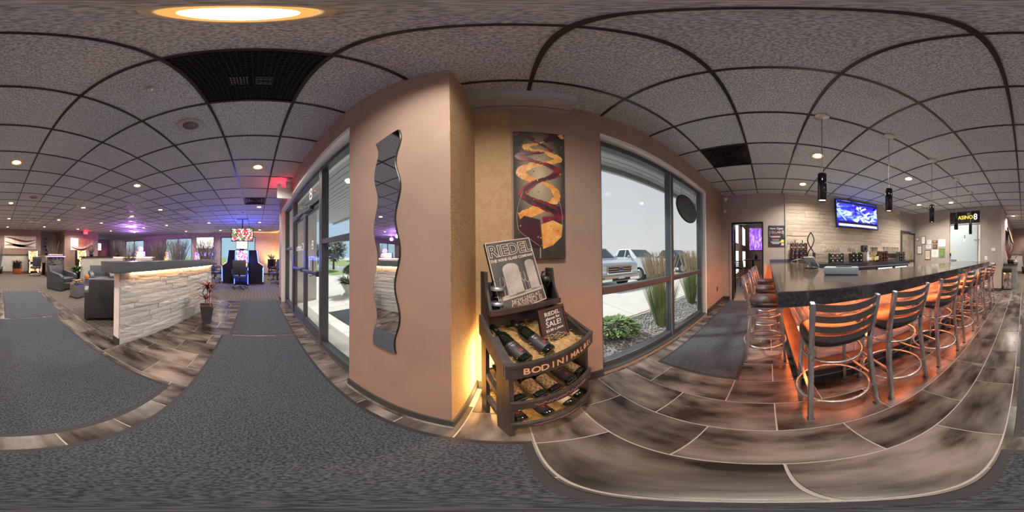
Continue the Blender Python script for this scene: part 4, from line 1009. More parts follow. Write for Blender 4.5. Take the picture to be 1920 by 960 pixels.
# door leaf of the doorway, opened into the side room
d3 = struct('door_3', (4.47, .965, 0), R(8))
B(0, .84, -.022, .022, .01, .12).build('rail', M['satin'], d3); B(0, .84, -.022, .022, 2.0, 2.09).build('rail', M['satin'], d3)
for x in (0, .77): B(x, x + .07, -.022, .022, .12, 2.0).build('stile', M['satin'], d3)
B(.07, .77, -.005, .005, .12, 2.0).build('pane', M['glass'], d3); B(.05, .8, -.05, -.03, 1.0, 1.04).build('push_bar', M['steel'], d3)
wall('trim_10', [(4.30, 4.45, .94, .98, 0, 2.12), (4.30, 4.45, .12, .16, 0, 2.12), (4.30, 4.45, .16, .94, 2.07, 2.12)], M['satin'])
# high table and stool in the side room
t = thing('high_table', 'tall black cafe table in the room beyond the side doorway', 'table', (6.6, .62, 0)); B(-.38, .38, -.33, .33, 1.0, 1.035).build('table_top', M['black'], t, bevel=.005); MB().cyl((0, 0, .02), (0, 0, 1.0), .04).build('pedestal', M['black'], t); MB().lathe([(0, 0), (.27, 0), (.25, .02), (.05, .035), (0, .035)], n=20).build('base', M['black'], t)
copy_tree(st, (6.0, .98, 0), R(-115), 'ladder-back bar stool standing in the room beyond the side doorway', 'ladder-back bar stools')
t = thing('table_plant', 'dark leafy arrangement on the tall table beyond the doorway', 'plant', (6.7, .50, 1.036)); MB().lathe([(0, 0), (.05, 0), (.07, .1), (.05, .14), (0, .14)], n=12).build('vase', M['black'], t)
b_ = MB(); rng = random.Random(3)
for i in range(26): a = rng.uniform(0, 6.28); b_.blade((0, 0, .12), (math.cos(a), math.sin(a), rng.uniform(.4, 1.6)), rng.uniform(.12, .22), .02, .7, 4)
b_.build('foliage', M['leafd'], t)
# framed certificates: (px-derived positions on the end wall y=-5.4)
certs = [(4.13, 1.85, .16, .14, 'satin', 'white', 'small black-framed notice, top left of the notice group'), (3.83, 1.79, .20, .33, 'satin', 'white', 'tall black-framed certificate at the top left of the notices'), (3.55, 1.71, .18, .16, 'white', 'white', 'small unframed white sheet above the three tickets'),
 (3.28, 1.71, .22, .10, 'label_d', 'woodm', 'narrow dark plaque above the brown plaque'), (2.98, 1.66, .30, .28, 'white', 'white', 'white sheet with red print at the upper right of the notices'), (4.02, 1.40, .24, .34, 'satin', 'white', 'black-framed certificate at the lower left of the notices'),
 (3.58, 1.52, .22, .14, 'white', 'white', 'row of small white tickets in the middle of the notices'), (3.28, 1.52, .20, .18, 'label_d', 'woodm', 'brown plaque in the middle of the notices'), (3.62, 1.20, .26, .38, 'satin', 'label_c', 'tan certificate in black frame, lowest of the notices'), (3.28, 1.26, .30, .30, 'white', 'white', 'plain white sheet below the brown plaque'), (2.97, 1.28, .24, .34, 'leafd', 'leafg', 'green card with yellow figures beside the cooler door')]
for x, z, w_, h_, fm, pm, lb in certs:
    t = thing('wall_notice', lb, 'notice', (x, -5.40, z), PI, 'notices on the bar end wall')
    B(-w_ / 2, w_ / 2, -.012, 0, -h_ / 2, h_ / 2).build('backing', M[fm], t); e_ = .02 if fm == 'satin' else .004
    p_ = B(-w_ / 2 + e_, w_ / 2 - e_, -.0135, -.012, -h_ / 2 + e_, h_ / 2 - e_).build('sheet', M[pm], t)
    for q in range(4): B(-w_ * .3, w_ * .25, -.0145, -.0135, h_ * (.28 - q * .15), h_ * (.28 - q * .15) + .006).build('printed_line', M['red'] if (q == 1 and 'red' in lb) else (M['label_c'] if pm == 'woodm' else (mat('print_yellow', (0, 0, 0)) if pm == 'leafg' else M['wood'])), p_)
# transom sign and cooler door in the end wall opening
t = thing('transom_sign', 'black sign reading CASINO 8 above the pale cooler door', 'sign', (2.08, -5.44, 2.58), PI)
B(-.60, .60, -.0, .03, -.27, .24).build('panel', mat('sign_panel_black', (.02, .014, .012), .12, col2=(.05, .03, .02), ns=6), t)
for a, b_, c_, d_ in ((-.60, .60, .205, .235), (-.60, .60, -.27, -.24), (-.60, -.57, -.24, .205), (.57, .60, -.24, .205)): B(a, b_, -.018, .0, c_, d_).build('frame', M['aluml'], t)
gold = emis('sign_gold', (.95, .68, .12), .9); wht = emis('sign_white', (1, .97, .9), 1.0)
text('CASINO', .19, gold, t, (-.04, -.0015, -.02), (1, 0, 0), (0, 0, 1), bold=.003); text('8', .30, wht, t, (.40, -.0015, -.02), (1, 0, 0), (0, 0, 1), bold=.003)
dr = struct('door_4', (2.08, -5.46, 0), PI); cool = mat('cooler_door_pale_blue', (.42, .52, .55), .35)
B(-.60, .60, .0, .07, 0, 2.30).build('frame', M['white'], dr); B(-.52, .48, -.04, .0, .03, 2.26).build('slab', cool, dr, bevel=.006)
for k in range(14): B(-.47, .43, -.043, -.040, .10 + k * .15, .245 + k * .15).build('panel', cool, dr)
for z in (.4, 1.75): MB().box((.47, -.055, z), (.22, .022, .045)).build('hinge', M['steel'], dr, bevel=.008)
MB().box((-.42, -.07, 1.02), (.24, .05, .05)).build('handle', M['steel'], dr, bevel=.012); MB().box((-.55, -.02, 1.22), (.05, .03, .11)).build('lock_plate', M['black'], dr)
B(.0, .03, -.05, -.043, 1.80, 1.92).build('hook', M['satin'], dr); B(-.02, .03, -.055, -.044, 1.68, 1.80).build('hanging_tag', M['white'], dr)
MB().prism([(.055 * (1 if i % 2 else .45) * math.cos(i * PI / 5), .055 * (1 if i % 2 else .45) * math.sin(i * PI / 5)) for i in range(10)], (-.40, -.0435, 1.31), (1, 0, 0), (0, 0, 1), (0, -.001, 0)).build('star_sticker', mat('print_yellow', (0, 0, 0)), dr)
wall('trim_11', [(2.66, 2.70, -5.47, -5.39, 0, 2.86), (1.46, 1.49, -5.47, -5.39, 0, 2.86), (1.49, 2.66, -5.47, -5.39, 2.82, 2.86)], M['wallg'])
# back door near the corner of the stone wall
d5 = struct('door_5', (4.299, -4.98, 0), -PI / 2)
for a, b_, c_, d_ in ((-.46, -.36, 0, 2.14), (.36, .46, 0, 2.14), (-.36, .36, 2.04, 2.14), (-.36, .36, .9, 1.0)): B(a, b_, -.03, 0, c_, d_).build('frame', mat('back_door_bronze', (.05, .04, .035), .45), d5)
B(-.36, .36, -.012, 0, 0, .9).build('kick_panel', M['wallg'], d5); B(-.36, .36, -.012, 0, 1.0, 2.04).build('obscured_glass', mat('obscured_glass', (.22, .19, .15), .15, col2=(.30, .27, .22), ns=4), d5)
B(-.40, -.37, -.06, -.03, .98, 1.20).build('pull_plate', M['steel'], d5); B(.10, .42, -.08, -.03, 2.08, 2.13).build('closer', M['aluml'], d5)
# switch plates
for x, z, w_, h_, lb in ((1.03, 1.40, .14, .11, 'square white thermostat high on the wall beside the cooler door'), (1.28, 1.12, .10, .13, 'white double switch plate beside the cooler door'), (1.28, .90, .12, .12, 'white wall plate below the double switch'), (1.03, .90, .12, .12, 'white wall plate right of the switches near the corner')):
    t = thing('switch_plate', lb, 'switch', (x, -5.40, z), PI); B(-w_ / 2, w_ / 2, -.012, 0, -h_ / 2, h_ / 2).build('plate', M['whitep'], t, bevel=.004); B(-w_ * .18, w_ * .18, -.017, -.012, -h_ * .25, h_ * .25).build('rocker', M['white'], t)
def camera_dome(label, loc, wallmount=True):
    t = thing('security_camera', label, 'security camera', loc); MB().lathe([(0, 0), (.05, 0), (.05, -.02), (.04, -.03), (0, -.03)], n=16).build('base', M['whitep'], t); MB().ball((0, 0, -.055), .038, 14, 10).build('ball', M['whitep'], t); MB().cyl((.0, -.03, -.065), (.0, -.04, -.07), .016).build('lens', M['black'], t)
camera_dome('white ball camera in the corner above the side doorway', (4.20, 1.10, 2.80)); kids_ = None
t = thing('motion_sensor', 'small white sensor box on the wall corner above the side doorway', 'sensor', (4.28, 1.14, 2.45)); B(-.02, .02, -.025, .025, -.04, .04).build('case', M['whitep'], t, bevel=.006); B(-.022, -.02, -.018, .018, -.02, .0).build('lens', M['white'], t)
t = thing('wall_outlet', 'dark outlet plate low on the wall right of the bar window', 'outlet', (3.75, YW - .002, .42)); B(-.035, .035, -.008, 0, -.057, .057).build('plate', M['base'], t, bevel=.002, seg=1); [B(-.012, .012, -.011, -.008, z - .015, z + .015).build('socket', M['black'], t) for z in (-.025, .025)]
# oval sign hanging in the bar window
t = thing('hanging_sign', 'round dark-backed sign hanging on wires in the bar window', 'sign', (2.36, YW + .045, 2.03)); t.rotation_euler = (0, R(8), 0)
MB().prism([(.33 * math.cos(i * PI / 20), .21 * math.sin(i * PI / 20)) for i in range(40)], (0, -.015, 0), (1, 0, 0), (0, 0, 1), (0, .03, 0), True).build('disc', mat('sign_back_green_grey', (.055, .075, .075), .5), t)
MB().tube([(.335 * math.cos(i * PI / 20), 0, .215 * math.sin(i * PI / 20)) for i in range(40)], .012, 6, True).build('rim', M['satin'], t)
for x in (-.22, .22): MB().cyl((x, 0, .15), (x, 0, .52), .004, n=6).build('wire', M['steel'], t)
# ------------------------------------------------------------------ passage beyond the bar: console, bin, tilted screen, plants
t = thing('console_cabinet', 'grey stone-look service cabinet against the passage wall', 'cabinet', (.52, -6.45, 0)); B(-.24, .23, -.55, .50, 0, .86).build('body', mat('cabinet_grey_slate', (.19, .20, .19), .5, col2=(.28, .29, .27), ns=5), t); B(-.28, .235, -.58, .53, .86, .90).build('top', M['granite'], t, bevel=.004); [B(-.25, -.24, y - .23, y + .23, .08, .80).build('door', mat('cabinet_grey_slate', (0, 0, 0)), t) for y in (-.28, .24)]
[B(-.262, -.25, y, y + .02, .5, .64).build('handle', M['steel'], t) for y in (-.06, .0)]
t = thing('litter_bin', 'polished steel litter bin with black top beside the passage corner', 'bin', (.58, -5.72, 0)); MB().bx(-.15, .15, -.13, .13, .03, .62).build('body', M['chrome'], t, bevel=.03); B(-.155, .155, -.135, .135, .62, .76).build('hood', M['black'], t, bevel=.02); B(-.12, .12, -.137, -.135, .64, .73).build('flap', M['satin'], t) ; B(-.14, .14, -.12, .12, 0, .03).build('plinth', M['black'], t)
television('television', 'tilted television on the passage wall seen edge-on', (.58, -7.2, 2.05), -PI / 2, 1.1, .65, screen('tv_orange', [(.2, .12, .08), (.7, .35, .12), (.9, .8, .7)], .8, 3), R(-16), .06)
def bunch(name, label, cat, loc, pot, stems, mstem, h_, spread, seed, grp=None, potm=None, leaf=None, nleaf=0, curl=.4, r_=.007):
    t = thing(name, label, cat, loc, 0, grp); rng = random.Random(seed)
    if pot: MB().lathe(pot, n=18).build('pot', potm or M['black'], t)
    z0 = pot[-1][1] - .02 if pot else 0
    b_ = MB(); tips = []
    for i in range(stems):
        a = rng.uniform(0, 2 * PI); q = rng.random() ** .5; p = Vector((math.cos(a) * .03, math.sin(a) * .03, z0)); H = h_ * rng.uniform(.7, 1.0); d = Vector((math.cos(a) * spread * q / H, math.sin(a) * spread * q / H, 1)); P = []
        for k in range(7): P.append(p.copy()); p = p + Vector((d.x * H / 6 + rng.uniform(-curl, curl) * .05, d.y * H / 6 + rng.uniform(-curl, curl) * .05, H / 6))
        b_.tube(P, [r_ * (1 - .1 * k) for k in range(7)], 4); tips.append(P)
    b_.build('stems', mstem, t)
    if nleaf:
        l = MB()
        for i in range(nleaf):
            P = rng.choice(tips); p = P[rng.randint(2, 6)]; a = rng.uniform(0, 2 * PI); l.blade(p, (math.cos(a), math.sin(a), rng.uniform(-.2, .8)), rng.uniform(.05, .1), .016, .5, 3)
        l.build('leaves', leaf, t)
    return t
bunch('dried_arrangement', 'tall reddish dried arrangement on the service cabinet', 'plant', (.55, -6.1, .90), [(0, 0), (.06, 0), (.08, .12), (.06, .16)], 40, mat('dried_stem_red', (.25, .10, .08), .8), .75, .18, 3)
t = bunch('potted_plant', 'broad green leafy plant on the service cabinet', 'plant', (.42, -6.25, .90), [(0, 0), (.07, 0), (.09, .14), (.08, .14)], 8, M['leafg'], .22, .2, 4, leaf=M['leafg'], nleaf=50)
t = thing('white_bowl', 'small white bowl at the cabinet edge in the passage', 'bowl', (.33, -6.05, .90)); MB().lathe([(0, 0), (.04, 0), (.06, .07), (.075, .10), (.07, .10), (.05, .03), (0, .02)], n=16).build('bowl', M['white'], t); MB().ball((0, 0, .07), (.05, .05, .02)).build('sweets', M['label_c'], t)
t = thing('gift_basket', 'wicker basket of goods on the far end of the service cabinet', 'basket', (.45, -6.75, .90)); MB().lathe([(0, 0), (.12, 0), (.16, .10), (.15, .10), (.11, .02), (0, .02)], n=18).build('basket', M['straw'], t)
for i in range(5): MB().ball((.07 * math.cos(i * 1.26), .07 * math.sin(i * 1.26), .11), .05, 10, 8).build('item', M['label_g'] if i % 2 else M['label_c'], t)
# ------------------------------------------------------------------ recessed downlights
def make_down():
    t = thing('downlight', 'x', 'downlight', (0, 0, CEIL - .001))
    MB().lathe([(.080, .0), (.096, .0), (.097, -.006), (.088, -.012), (.080, -.010), (.080, .0)], n=24).build('trim_ring', mat('downlight_trim_cream', (.75, .60, .42), .5), t)
    MB().lathe([(0, -.004), (.062, -.003), (.062, .002), (0, .002)], n=20).build('lens', M['lamp'], t)
    MB().lathe([(.062, -.003), (.080, -.004), (.080, .002), (.062, .002)], n=24).build('glowing_reflector', emis('reflector_painted_glow', (1, .40, .10), .75), t)  # amber bounce of the bulb put into the ring as emission
    light('downlight_beam', 'SPOT', (0, 0, -.02), DL_W, (1, .89, .77), t, spot_size=R(150), spot_blend=.9, shadow_soft_size=.07)
    return t
DL_W = 150
DL = [(-.15, -.03, 'directly above the entrance mat'), (-.25, -2.60, 'over the near runner mat'), (-.33, -5.1, 'over the far end of the far runner mat'), (-.4, -7.5, 'over the carpet before the left wall art'),
 (-2.69, .02, 'just inside the glass doors'), (-2.68, -2.42, 'over the near lounge chair'), (-2.70, -4.85, 'over the lounge side tables'), (-2.7, -7.2, 'over the carpet before the office chair'), (-2.6, -9.4, 'washing the left wall art'),
 (-.45, -9.9, 'washing the left end of the left wall art'), (-4.75, -3.18, 'above the middle of the lounge'), (-4.9, -4.68, 'above the half wall with twigs'), (-4.85, -6.8, 'before the exit sign'), (-4.86, -9.4, 'washing the right wall art'), (-5.26, .09, 'at the start of the gaming carpet'),
 (-7.5, -4.6, 'over the middle gaming machines'), (-7.5, -6.2, 'near the violet fixtures'), (-7.0, -8.7, 'near the wall with the exit sign'), (-7.69, -2.3, 'left of the hanging television'), (-7.79, .17, 'right of the hanging television'),
 (-10.0, -4.6, 'before the two-pane far window'), (-10.1, -2.25, 'before the wall television'), (-10.06, .22, 'before the corner planter'),
 (2.30, -.73, 'behind the nearest pendant'), (3.55, -.78, 'above the sixteen-bottle rack'), (2.18, -2.54, 'over the middle of the bar aisle'), (3.24, -4.31, 'near the back door'), (2.23, -4.62, 'before the casino sign'), (.47, -6.99, 'over the passage cabinet')]
dl0 = make_down()
for i, (x, y, w_) in enumerate(DL):
    lb = 'warm recessed ceiling downlight ' + w_
    if i == 0: dl0.location = (x, y, CEIL - .001); dl0['label'] = lb; dl0['group'] = 'recessed downlights'
    else: copy_tree(dl0, (x, y, CEIL - .001), 0, lb, 'recessed downlights')
# ------------------------------------------------------------------ ceiling grilles in their grid cells
vl = ['large perforated black air grille nearest the entrance', 'black ceiling grille near the bar window', 'black ceiling grille over the near runner mat', 'black ceiling grille over the far runner mat', 'black ceiling grille near the glass doors beside the exit sign', 'black ceiling grille over the bar behind the pendants']
vl_by = {}
for (vx, vy), nm in zip(VENTS.keys(), vl): vl_by[(vx, vy)] = nm
for (x0, x1, y0, y1) in vent_cells:
    cx, cy = (x0 + x1) / 2, (y0 + y1) / 2; nm = [n_ for k, n_ in vl_by.items() if abs(k[0] - cx) < .25 and abs(k[1] - cy) < .25][0]
    t = thing('ceiling_grille', nm, 'air grille', (cx, cy, CEIL)); w_, l_ = (x1 - x0) / 2 - .012, (y1 - y0) / 2 - .012
    B(-w_, w_, -l_, l_, .02, .03).build('face', M['tbarl'], t)
    big = 'perforated' in nm
    if big:
        b_ = MB()
        n_ = 22
        for i in range(1, n_): x = -w_ + 2 * w_ * i / n_; b_.bx(x - .003, x + .003, -l_, l_, .004, .010)
        for i in range(1, n_): y = -l_ + 2 * l_ * i / n_; b_.bx(-w_, w_, y - .003, y + .003, .0041, .0095)
        tag(b_.build('mesh', M['satin'], t), kind='stuff')
        for (ax, ay, hor, mm) in ((-.10, -.10, 1, 'steel'), (.02, -.10, 0, 'satin'), (-.10, .04, 0, 'steel'), (.02, .04, 1, 'satin')):
            for k in range(6):
                if hor: B(ax, ax + .10, ay + k * .018, ay + k * .018 + .008, .0105, .016).build('louvre', M[mm], t)
                else: B(ax + k * .018, ax + k * .018 + .008, ay, ay + .10, .0105, .016).build('louvre', M[mm], t)
    else:
        for k in range(1, 5):
            f_ = k / 5; MB().tube([(w_ * f_ * a, l_ * f_ * b_, .014 - k * .001) for a, b_ in ((-1, -1), (1, -1), (1, 1), (-1, 1))], .009, 4, True).build('vane', M['satin'], t)
        MB().ball((0, 0, .012), (.03, .03, .01)).build('hub', M['satin'], t)
def ceiling_speaker(x, y, lb, r_=.115, m_='whitep'):
    t = thing('ceiling_speaker', lb, 'speaker', (x, y, CEIL - .001), 0, 'ceiling speakers'); MB().lathe([(r_ * .62, 0), (r_, 0), (r_, -.006), (r_ * .66, -.012), (r_ * .62, -.008), (r_ * .62, 0)], n=28).build('ring', mat('speaker_ring_taupe', (.42, .37, .34), .5) if m_ != 'whitep' else M['whitep'], t)
    MB().lathe([(0, -.006), (r_ * .62, -.006), (r_ * .62, 0), (0, 0)], n=24).build('mesh', mat('speaker_mesh_grey', (.22, .20, .19), .6, col2=(.10, .09, .09), ns=220), t)
ceiling_speaker(-1.46, -.64, 'round taupe ceiling speaker near the large grille', .125, 't'); ceiling_speaker(-.91, -4.44, 'round taupe ceiling speaker over the runner mats', .14, 't'); ceiling_speaker(-5.93, -.5, 'white oval-looking ceiling speaker near the hanging television', .14); ceiling_speaker(-5.7, -3.6, 'white ceiling speaker above the lounge partition', .14); ceiling_speaker(-1.5, -7.3, 'round ceiling speaker over the far carpet', .14, 't')
t = thing('sprinkler_head', 'chrome fire sprinkler head beside the large grille', 'sprinkler', (-.79, -.62, CEIL - .001)); MB().lathe([(0, 0), (.034, 0), (.03, -.008), (0, -.01)], n=18).build('escutcheon', M['steel'], t); MB().cyl((0, 0, -.008), (0, 0, -.03), .008).build('stem', M['chrome'], t); MB().lathe([(0, -.03), (.018, -.03), (.018, -.033), (0, -.033)], n=12).build('deflector', M['chrome'], t)
for x, y, lb in ((-5.4, -2.55, 'white square ceiling diffuser nearer the lounge partition'), (-6.9, -3.1, 'white square ceiling diffuser farther over the gaming floor'), (-1.7, -8.0, 'pale square ceiling diffuser over the far carpet')):
    t = thing('ceiling_diffuser', lb, 'air diffuser', (x, y, CEIL - .004))
    for k in range(4): f_ = .28 - k * .065; MB().tube([(f_ * a, f_ * b_, -.012 + k * .002) for a, b_ in ((-1, -1), (1, -1), (1, 1), (-1, 1))], .012, 4, True).build('vane', M['whitep'], t)
    B(-.27, .27, -.27, .27, -.004, -.002).build('plate', M['whitep'], t)
camera_dome('white ball camera under the ceiling above the lounge', (-3.16, -2.68, CEIL)); camera_dome('white ball camera above the left wall art', (-1.6, -10.3, CEIL)); camera_dome('white ball camera above the two-pane far window', (-10.9, -5.1, 2.86)); camera_dome('white ball camera on the passage wall corner', (.66, -6.3, 2.80))
t = thing('emergency_light', 'twin-head emergency light under the ceiling beyond the lounge', 'emergency light', (-6.0, -4.9, CEIL)); B(-.08, .08, -.05, .05, -.06, 0).build('box', M['whitep'], t, bevel=.01); [MB().cyl((x, 0, -.05), (x * 1.5, .05, -.10), .03, .045).build('head', M['whitep'], t) for x in (-.11, .11)]
# exit sign by the doors
t = thing('exit_sign', 'white exit sign with twin lamps glowing red near the glass doors', 'exit sign', (-3.22, .60, 2.62)); t.rotation_euler = (0, 0, R(0))
B(-.02, .02, -.02, .10, .10, .27).build('bracket', M['whitep'], t); B(-.025, .025, -.19, .10, -.14, .10).build('case', M['whitep'], t, bevel=.008)
B(-.030, -.026, -.17, .08, -.11, .07).build('lit_face', M['exitr'], t); light('exit_glow', 'POINT', (-.10, -.10, .12), 3.5, (1, .02, .04), t, shadow_soft_size=.05)
[MB().cyl((0, y, .16), (.05, y - .02, .14), .035, .045).build('lamp_head', M['whitep'], t) for y in (-.13, .05)]
text('EXIT', .12, M['whitep'], t, (.0275, -.045, -.02), (0, 1, 0), (0, 0, 1), 'lettering')
t = thing('exit_sign', 'small red-lit exit sign over the right wall art', 'exit sign', (-5.7, -9.9, 2.80)); B(-.16, .16, -.02, .02, -.10, .09).build('case', M['whitep'], t); B(-.15, .15, .021, .024, -.09, .08).build('lit_face', M['exitr'], t); text('EXIT', .13, M['whitep'], t, (0, .0245, 0), (-1, 0, 0), (0, 0, 1)); light('exit_glow', 'POINT', (0, .15, -.02), 4, (1, .02, .04), t, shadow_soft_size=.05)
# violet effect fixtures
for x, y, lb in ((-6.6, -6.4, 'violet effect light on the ceiling nearer the exit sign'), (-8.2, -7.6, 'violet effect light on the ceiling farther over the gaming floor')):
    t = thing('effect_light', lb, 'stage light', (x, y, CEIL)); B(-.28, .28, -.28, .28, -.02, -.001).build('plate', M['whitep'], t); MB().ball((0, 0, -.06), .06, 12, 8).build('lens', M['led_v'], t); light('violet_wash', 'POINT', (0, 0, -.35), 40, (.62, .25, 1), t, shadow_soft_size=.1)

# ------------------------------------------------------------------ potted plant by the partition
t = thing('potted_plant', 'red-leaved spiky plant in a tall square charcoal pot by the partition', 'plant', (-2.84, -.88, 0), R(20))
V = []; lv = [(.075, 0), (.075, .01), (.115, .33), (.12, .36), (.105, .36), (.10, .33)]
for r_, z in lv: V += [(a * r_, b_ * r_, z) for a, b_ in ((-1, -1), (1, -1), (1, 1), (-1, 1))]
MB().add(V, [(j * 4 + i, j * 4 + (i + 1) % 4, (j + 1) * 4 + (i + 1) % 4, (j + 1) * 4 + i) for j in range(5) for i in range(4)] + [(3, 2, 1, 0)]).build('pot', mat('pot_charcoal', (.055, .06, .065), .45, col2=(.08, .085, .09), ns=12), t, bevel=.006)
B(-.10, .10, -.10, .10, .31, .33).build('soil', M['woodm'], t)
rng = random.Random(8); s_ = MB()
for (x, y, H) in ((-.05, .02, .34), (.04, -.02, .16), (.03, .05, .28)): s_.tube([(x, y, .32), (x * 1.1, y, .32 + H)], .009, 6)
s_.build('stem', M['twig'], t)
for k, (n_, cx, cy, cz, ln, mm) in enumerate(((20, -.055, .02, .65, .34, 'leafk'), (16, .045, -.02, .47, .30, 'leafr'), (14, -.045, .02, .68, .28, 'leafr'), (12, .035, .05, .6, .34, 'leafk'))):
    for i in range(n_):
        a = 2 * PI * i / n_ + rng.uniform(-.2, .2); MB().blade((cx, cy, cz), (math.cos(a), math.sin(a), rng.uniform(.5, 1.6)), ln * rng.uniform(.8, 1.25), .014, 1.5, 7, .3).build('leaf', M[mm], t)
# ------------------------------------------------------------------ second half wall and twig bunches
hw = struct('wall_half', (0, 0, 0)); B(-9.0, -3.45, -6.36, -6.22, 0, 1.16).build('core', M['wallw'], hw); B(-9.05, -3.4, -6.42, -6.16, 1.16, 1.20).build('cap', M['granite'], hw); B(-9.0, -3.45, -6.22, -6.205, 0, .1).build('baseboard', M['base'], hw)
B(-8.9, -5.2, -6.215, -6.205, 1.14, 1.155).build('led_strip', M['led_w'], hw)
tw = 'bunches of bare branches'
trough = [(0, 0), (.09, 0), (.11, .12), (.10, .12)]
bunch('branch_bunch', 'bunch of dark twigs nearest the granite cap end, in a violet-lit holder', 'branches', (-5.55, -6.29, 1.20), trough, 140, M['twig'], .75, .34, 11, tw)
bunch('branch_bunch', 'thin grey twigs above the half wall beside the wall art', 'branches', (-3.95, -6.29, 1.20), trough, 45, M['twig'], .5, .30, 12, tw, leaf=M['leafd'], nleaf=90)
bunch('branch_bunch', 'thick tangled twig bunch before the two-pane far window', 'branches', (-7.0, -4.75, .0), [(0, 0), (.2, 0), (.24, .5), (.22, .5)], 220, M['twig'], 1.65, .6, 13, tw, curl=.9, r_=.011)
bunch('branch_bunch', 'pale curly branches rising over the middle of the partition', 'branches', (-6.5, -3.35, .0), [(0, 0), (.16, 0), (.2, .5), (.18, .5)], 190, M['twigl'], 1.6, .55, 14, tw, curl=.9, r_=.011)
bunch('branch_bunch', 'grey twigs over the far end of the partition', 'branches', (-5.9, -1.85, .0), [(0, 0), (.16, 0), (.2, .5), (.18, .5)], 150, M['twigl'], 1.5, .5, 15, tw, curl=.8, r_=.010)
bunch('branch_bunch', 'low dark twig bunch behind the granite cap', 'branches', (-4.85, -4.75, .0), [(0, 0), (.14, 0), (.18, .5), (.16, .5)], 150, M['twig'], 1.4, .42, 16, tw, curl=.7, r_=.009)
bunch('green_bush', 'dark leafy bush before the far window', 'plant', (-9.0, -4.55, 0), [(0, 0), (.2, 0), (.25, .5), (.22, .5)], 40, M['twig'], 1.7, .38, 17, None, leaf=M['leafg'], nleaf=500, curl=.6)
bunch('green_bush', 'spiky green plant among the gaming machines', 'plant', (-10.4, -8.1, 0), [(0, 0), (.2, 0), (.25, .5), (.22, .5)], 60, M['leafd'], 1.45, .45, 18, None, leaf=M['leafg'], nleaf=260, curl=.5)
bunch('branch_bunch', 'reddish twigs in the violet far corner', 'branches', (-6.3, -8.6, 0), [(0, 0), (.14, 0), (.18, .5), (.16, .5)], 60, mat('dried_stem_red', (.25, .1, .08), .8), 1.5, .35, 19, tw)
bunch('branch_bunch', 'dark twig bunch standing at the left edge beside the wainscot', 'branches', (-.02, -10.4, 0), [(0, 0), (.13, 0), (.17, .45), (.15, .45)], 60, M['twig'], 1.4, .2, 20, tw)
bunch('branch_bunch', 'tall thin twigs behind the lattice planter', 'branches', (-3.55, -10.6, 0), [(0, 0), (.14, 0), (.18, .5), (.16, .5)], 70, M['twig'], 1.9, .55, 21, tw)
# ------------------------------------------------------------------ lounge chairs
def make_armchair(label):
    t = thing('lounge_chair', label, 'armchair', (0, 0, 0))      # faces local -y
    for s_ in (-1, 1):
        P = [(-.40, .03), (.36, .03), (.36, .60), (.18, .66), (-.30, .57), (-.38, .50)]
        MB().prism(P, (s_ * .36 - .07, 0, 0), (0, 1, 0), (0, 0, 1), (.14, 0, 0)).build('arm', M['leather'], t, bevel=.03)
    MB().prism([(.22, .05), (.38, .05), (.44, .83), (.34, .85), (.20, .45)], (-.35, 0, 0), (0, 1, 0), (0, 0, 1), (.70, 0, 0)).build('backrest', M['leather'], t, bevel=.03)
    MB().bx(-.285, .285, -.40, .24, .30, .44).build('seat_cushion', M['leather'], t, bevel=.04)
    B(-.30, .30, -.36, .30, .05, .30).build('seat_base', M['leather'], t, bevel=.01)
    for x in (-.38, .38):
        for y in (-.34, .32): B(x - .025, x + .025, y - .025, y + .025, 0, .04).build('foot', M['black'], t)
    return t
ac = make_armchair('dark leather lounge chair seen from behind, beside the partition end'); ac.location = (-2.05, -2.67, 0); ac.rotation_euler = (0, 0, R(-33)); ac['group'] = 'lounge chairs'
copy_tree(ac, (-2.25, -5.62, 0), R(204), 'dark leather lounge chair on the left of the seating group', 'lounge chairs')
copy_tree(ac, (-3.62, -5.1, 0), R(156), 'dark leather lounge chair against the half wall', 'lounge chairs')
def cube_table(loc, label, rz=.3):
    t = thing('side_table', label, 'table', loc, rz); B(-.15, .15, -.15, .15, .0, .42).build('column', M['steel'], t, bevel=.004); B(-.27, .27, -.27, .27, .42, .45).build('top', M['glassw'], t)
    B(-.16, .16, -.16, .16, .0, .03).build('plinth', M['black'], t); return t
cube_table((-2.20, -4.28, 0), 'small steel cube side table with glass top between lounge chairs'); cube_table((-3.25, -5.5, 0) if 0 else (-2.72, -4.60, 0), 'second steel side table nearer the half wall')
t = thing('fern', 'feathery green fern on a dark pot between the lounge chairs', 'plant', (-3.08, -6.05, 0)); MB().lathe([(0, 0), (.14, 0), (.17, .55), (.19, .58), (.15, .58)], n=18).build('pot', M['black'], t); b_ = MB(); rng = random.Random(5)
for i in range(110): a = rng.uniform(0, 6.28); b_.blade((.05 * math.cos(a), .05 * math.sin(a), .55), (math.cos(a), math.sin(a), rng.uniform(.3, 2.2)), rng.uniform(.25, .45), .022, 1.1, 5)
b_.build('fronds', M['leafg'], t)
t = thing('candle_bowl', 'amber glass ball ornament on the side table', 'ornament', (-2.72, -4.60, .451)); MB().ball((0, 0, .09), .09, 14, 10).build('ball', mat('ornament_amber', (.30, .08, .03), .2, col2=(.6, .3, .1), ns=25), t); MB().lathe([(0, 0), (.06, 0), (.05, .02), (0, .02)], n=14).build('foot', M['black'], t)
t = thing('dried_grass_tuft', 'low brown tuft on the cube side table', 'plant', (-2.20, -4.28, .451)); b_ = MB()
for i in range(60): a = rng.uniform(0, 6.28); b_.blade((.02 * math.cos(a), .02 * math.sin(a), .03), (math.cos(a), math.sin(a), rng.uniform(.1, .9)), rng.uniform(.1, .18), .012, .8, 3)
b_.build('blades', M['straw'], t); MB().lathe([(0, 0), (.05, 0), (.06, .05), (0, .05)], n=12).build('dish', M['black'], t)

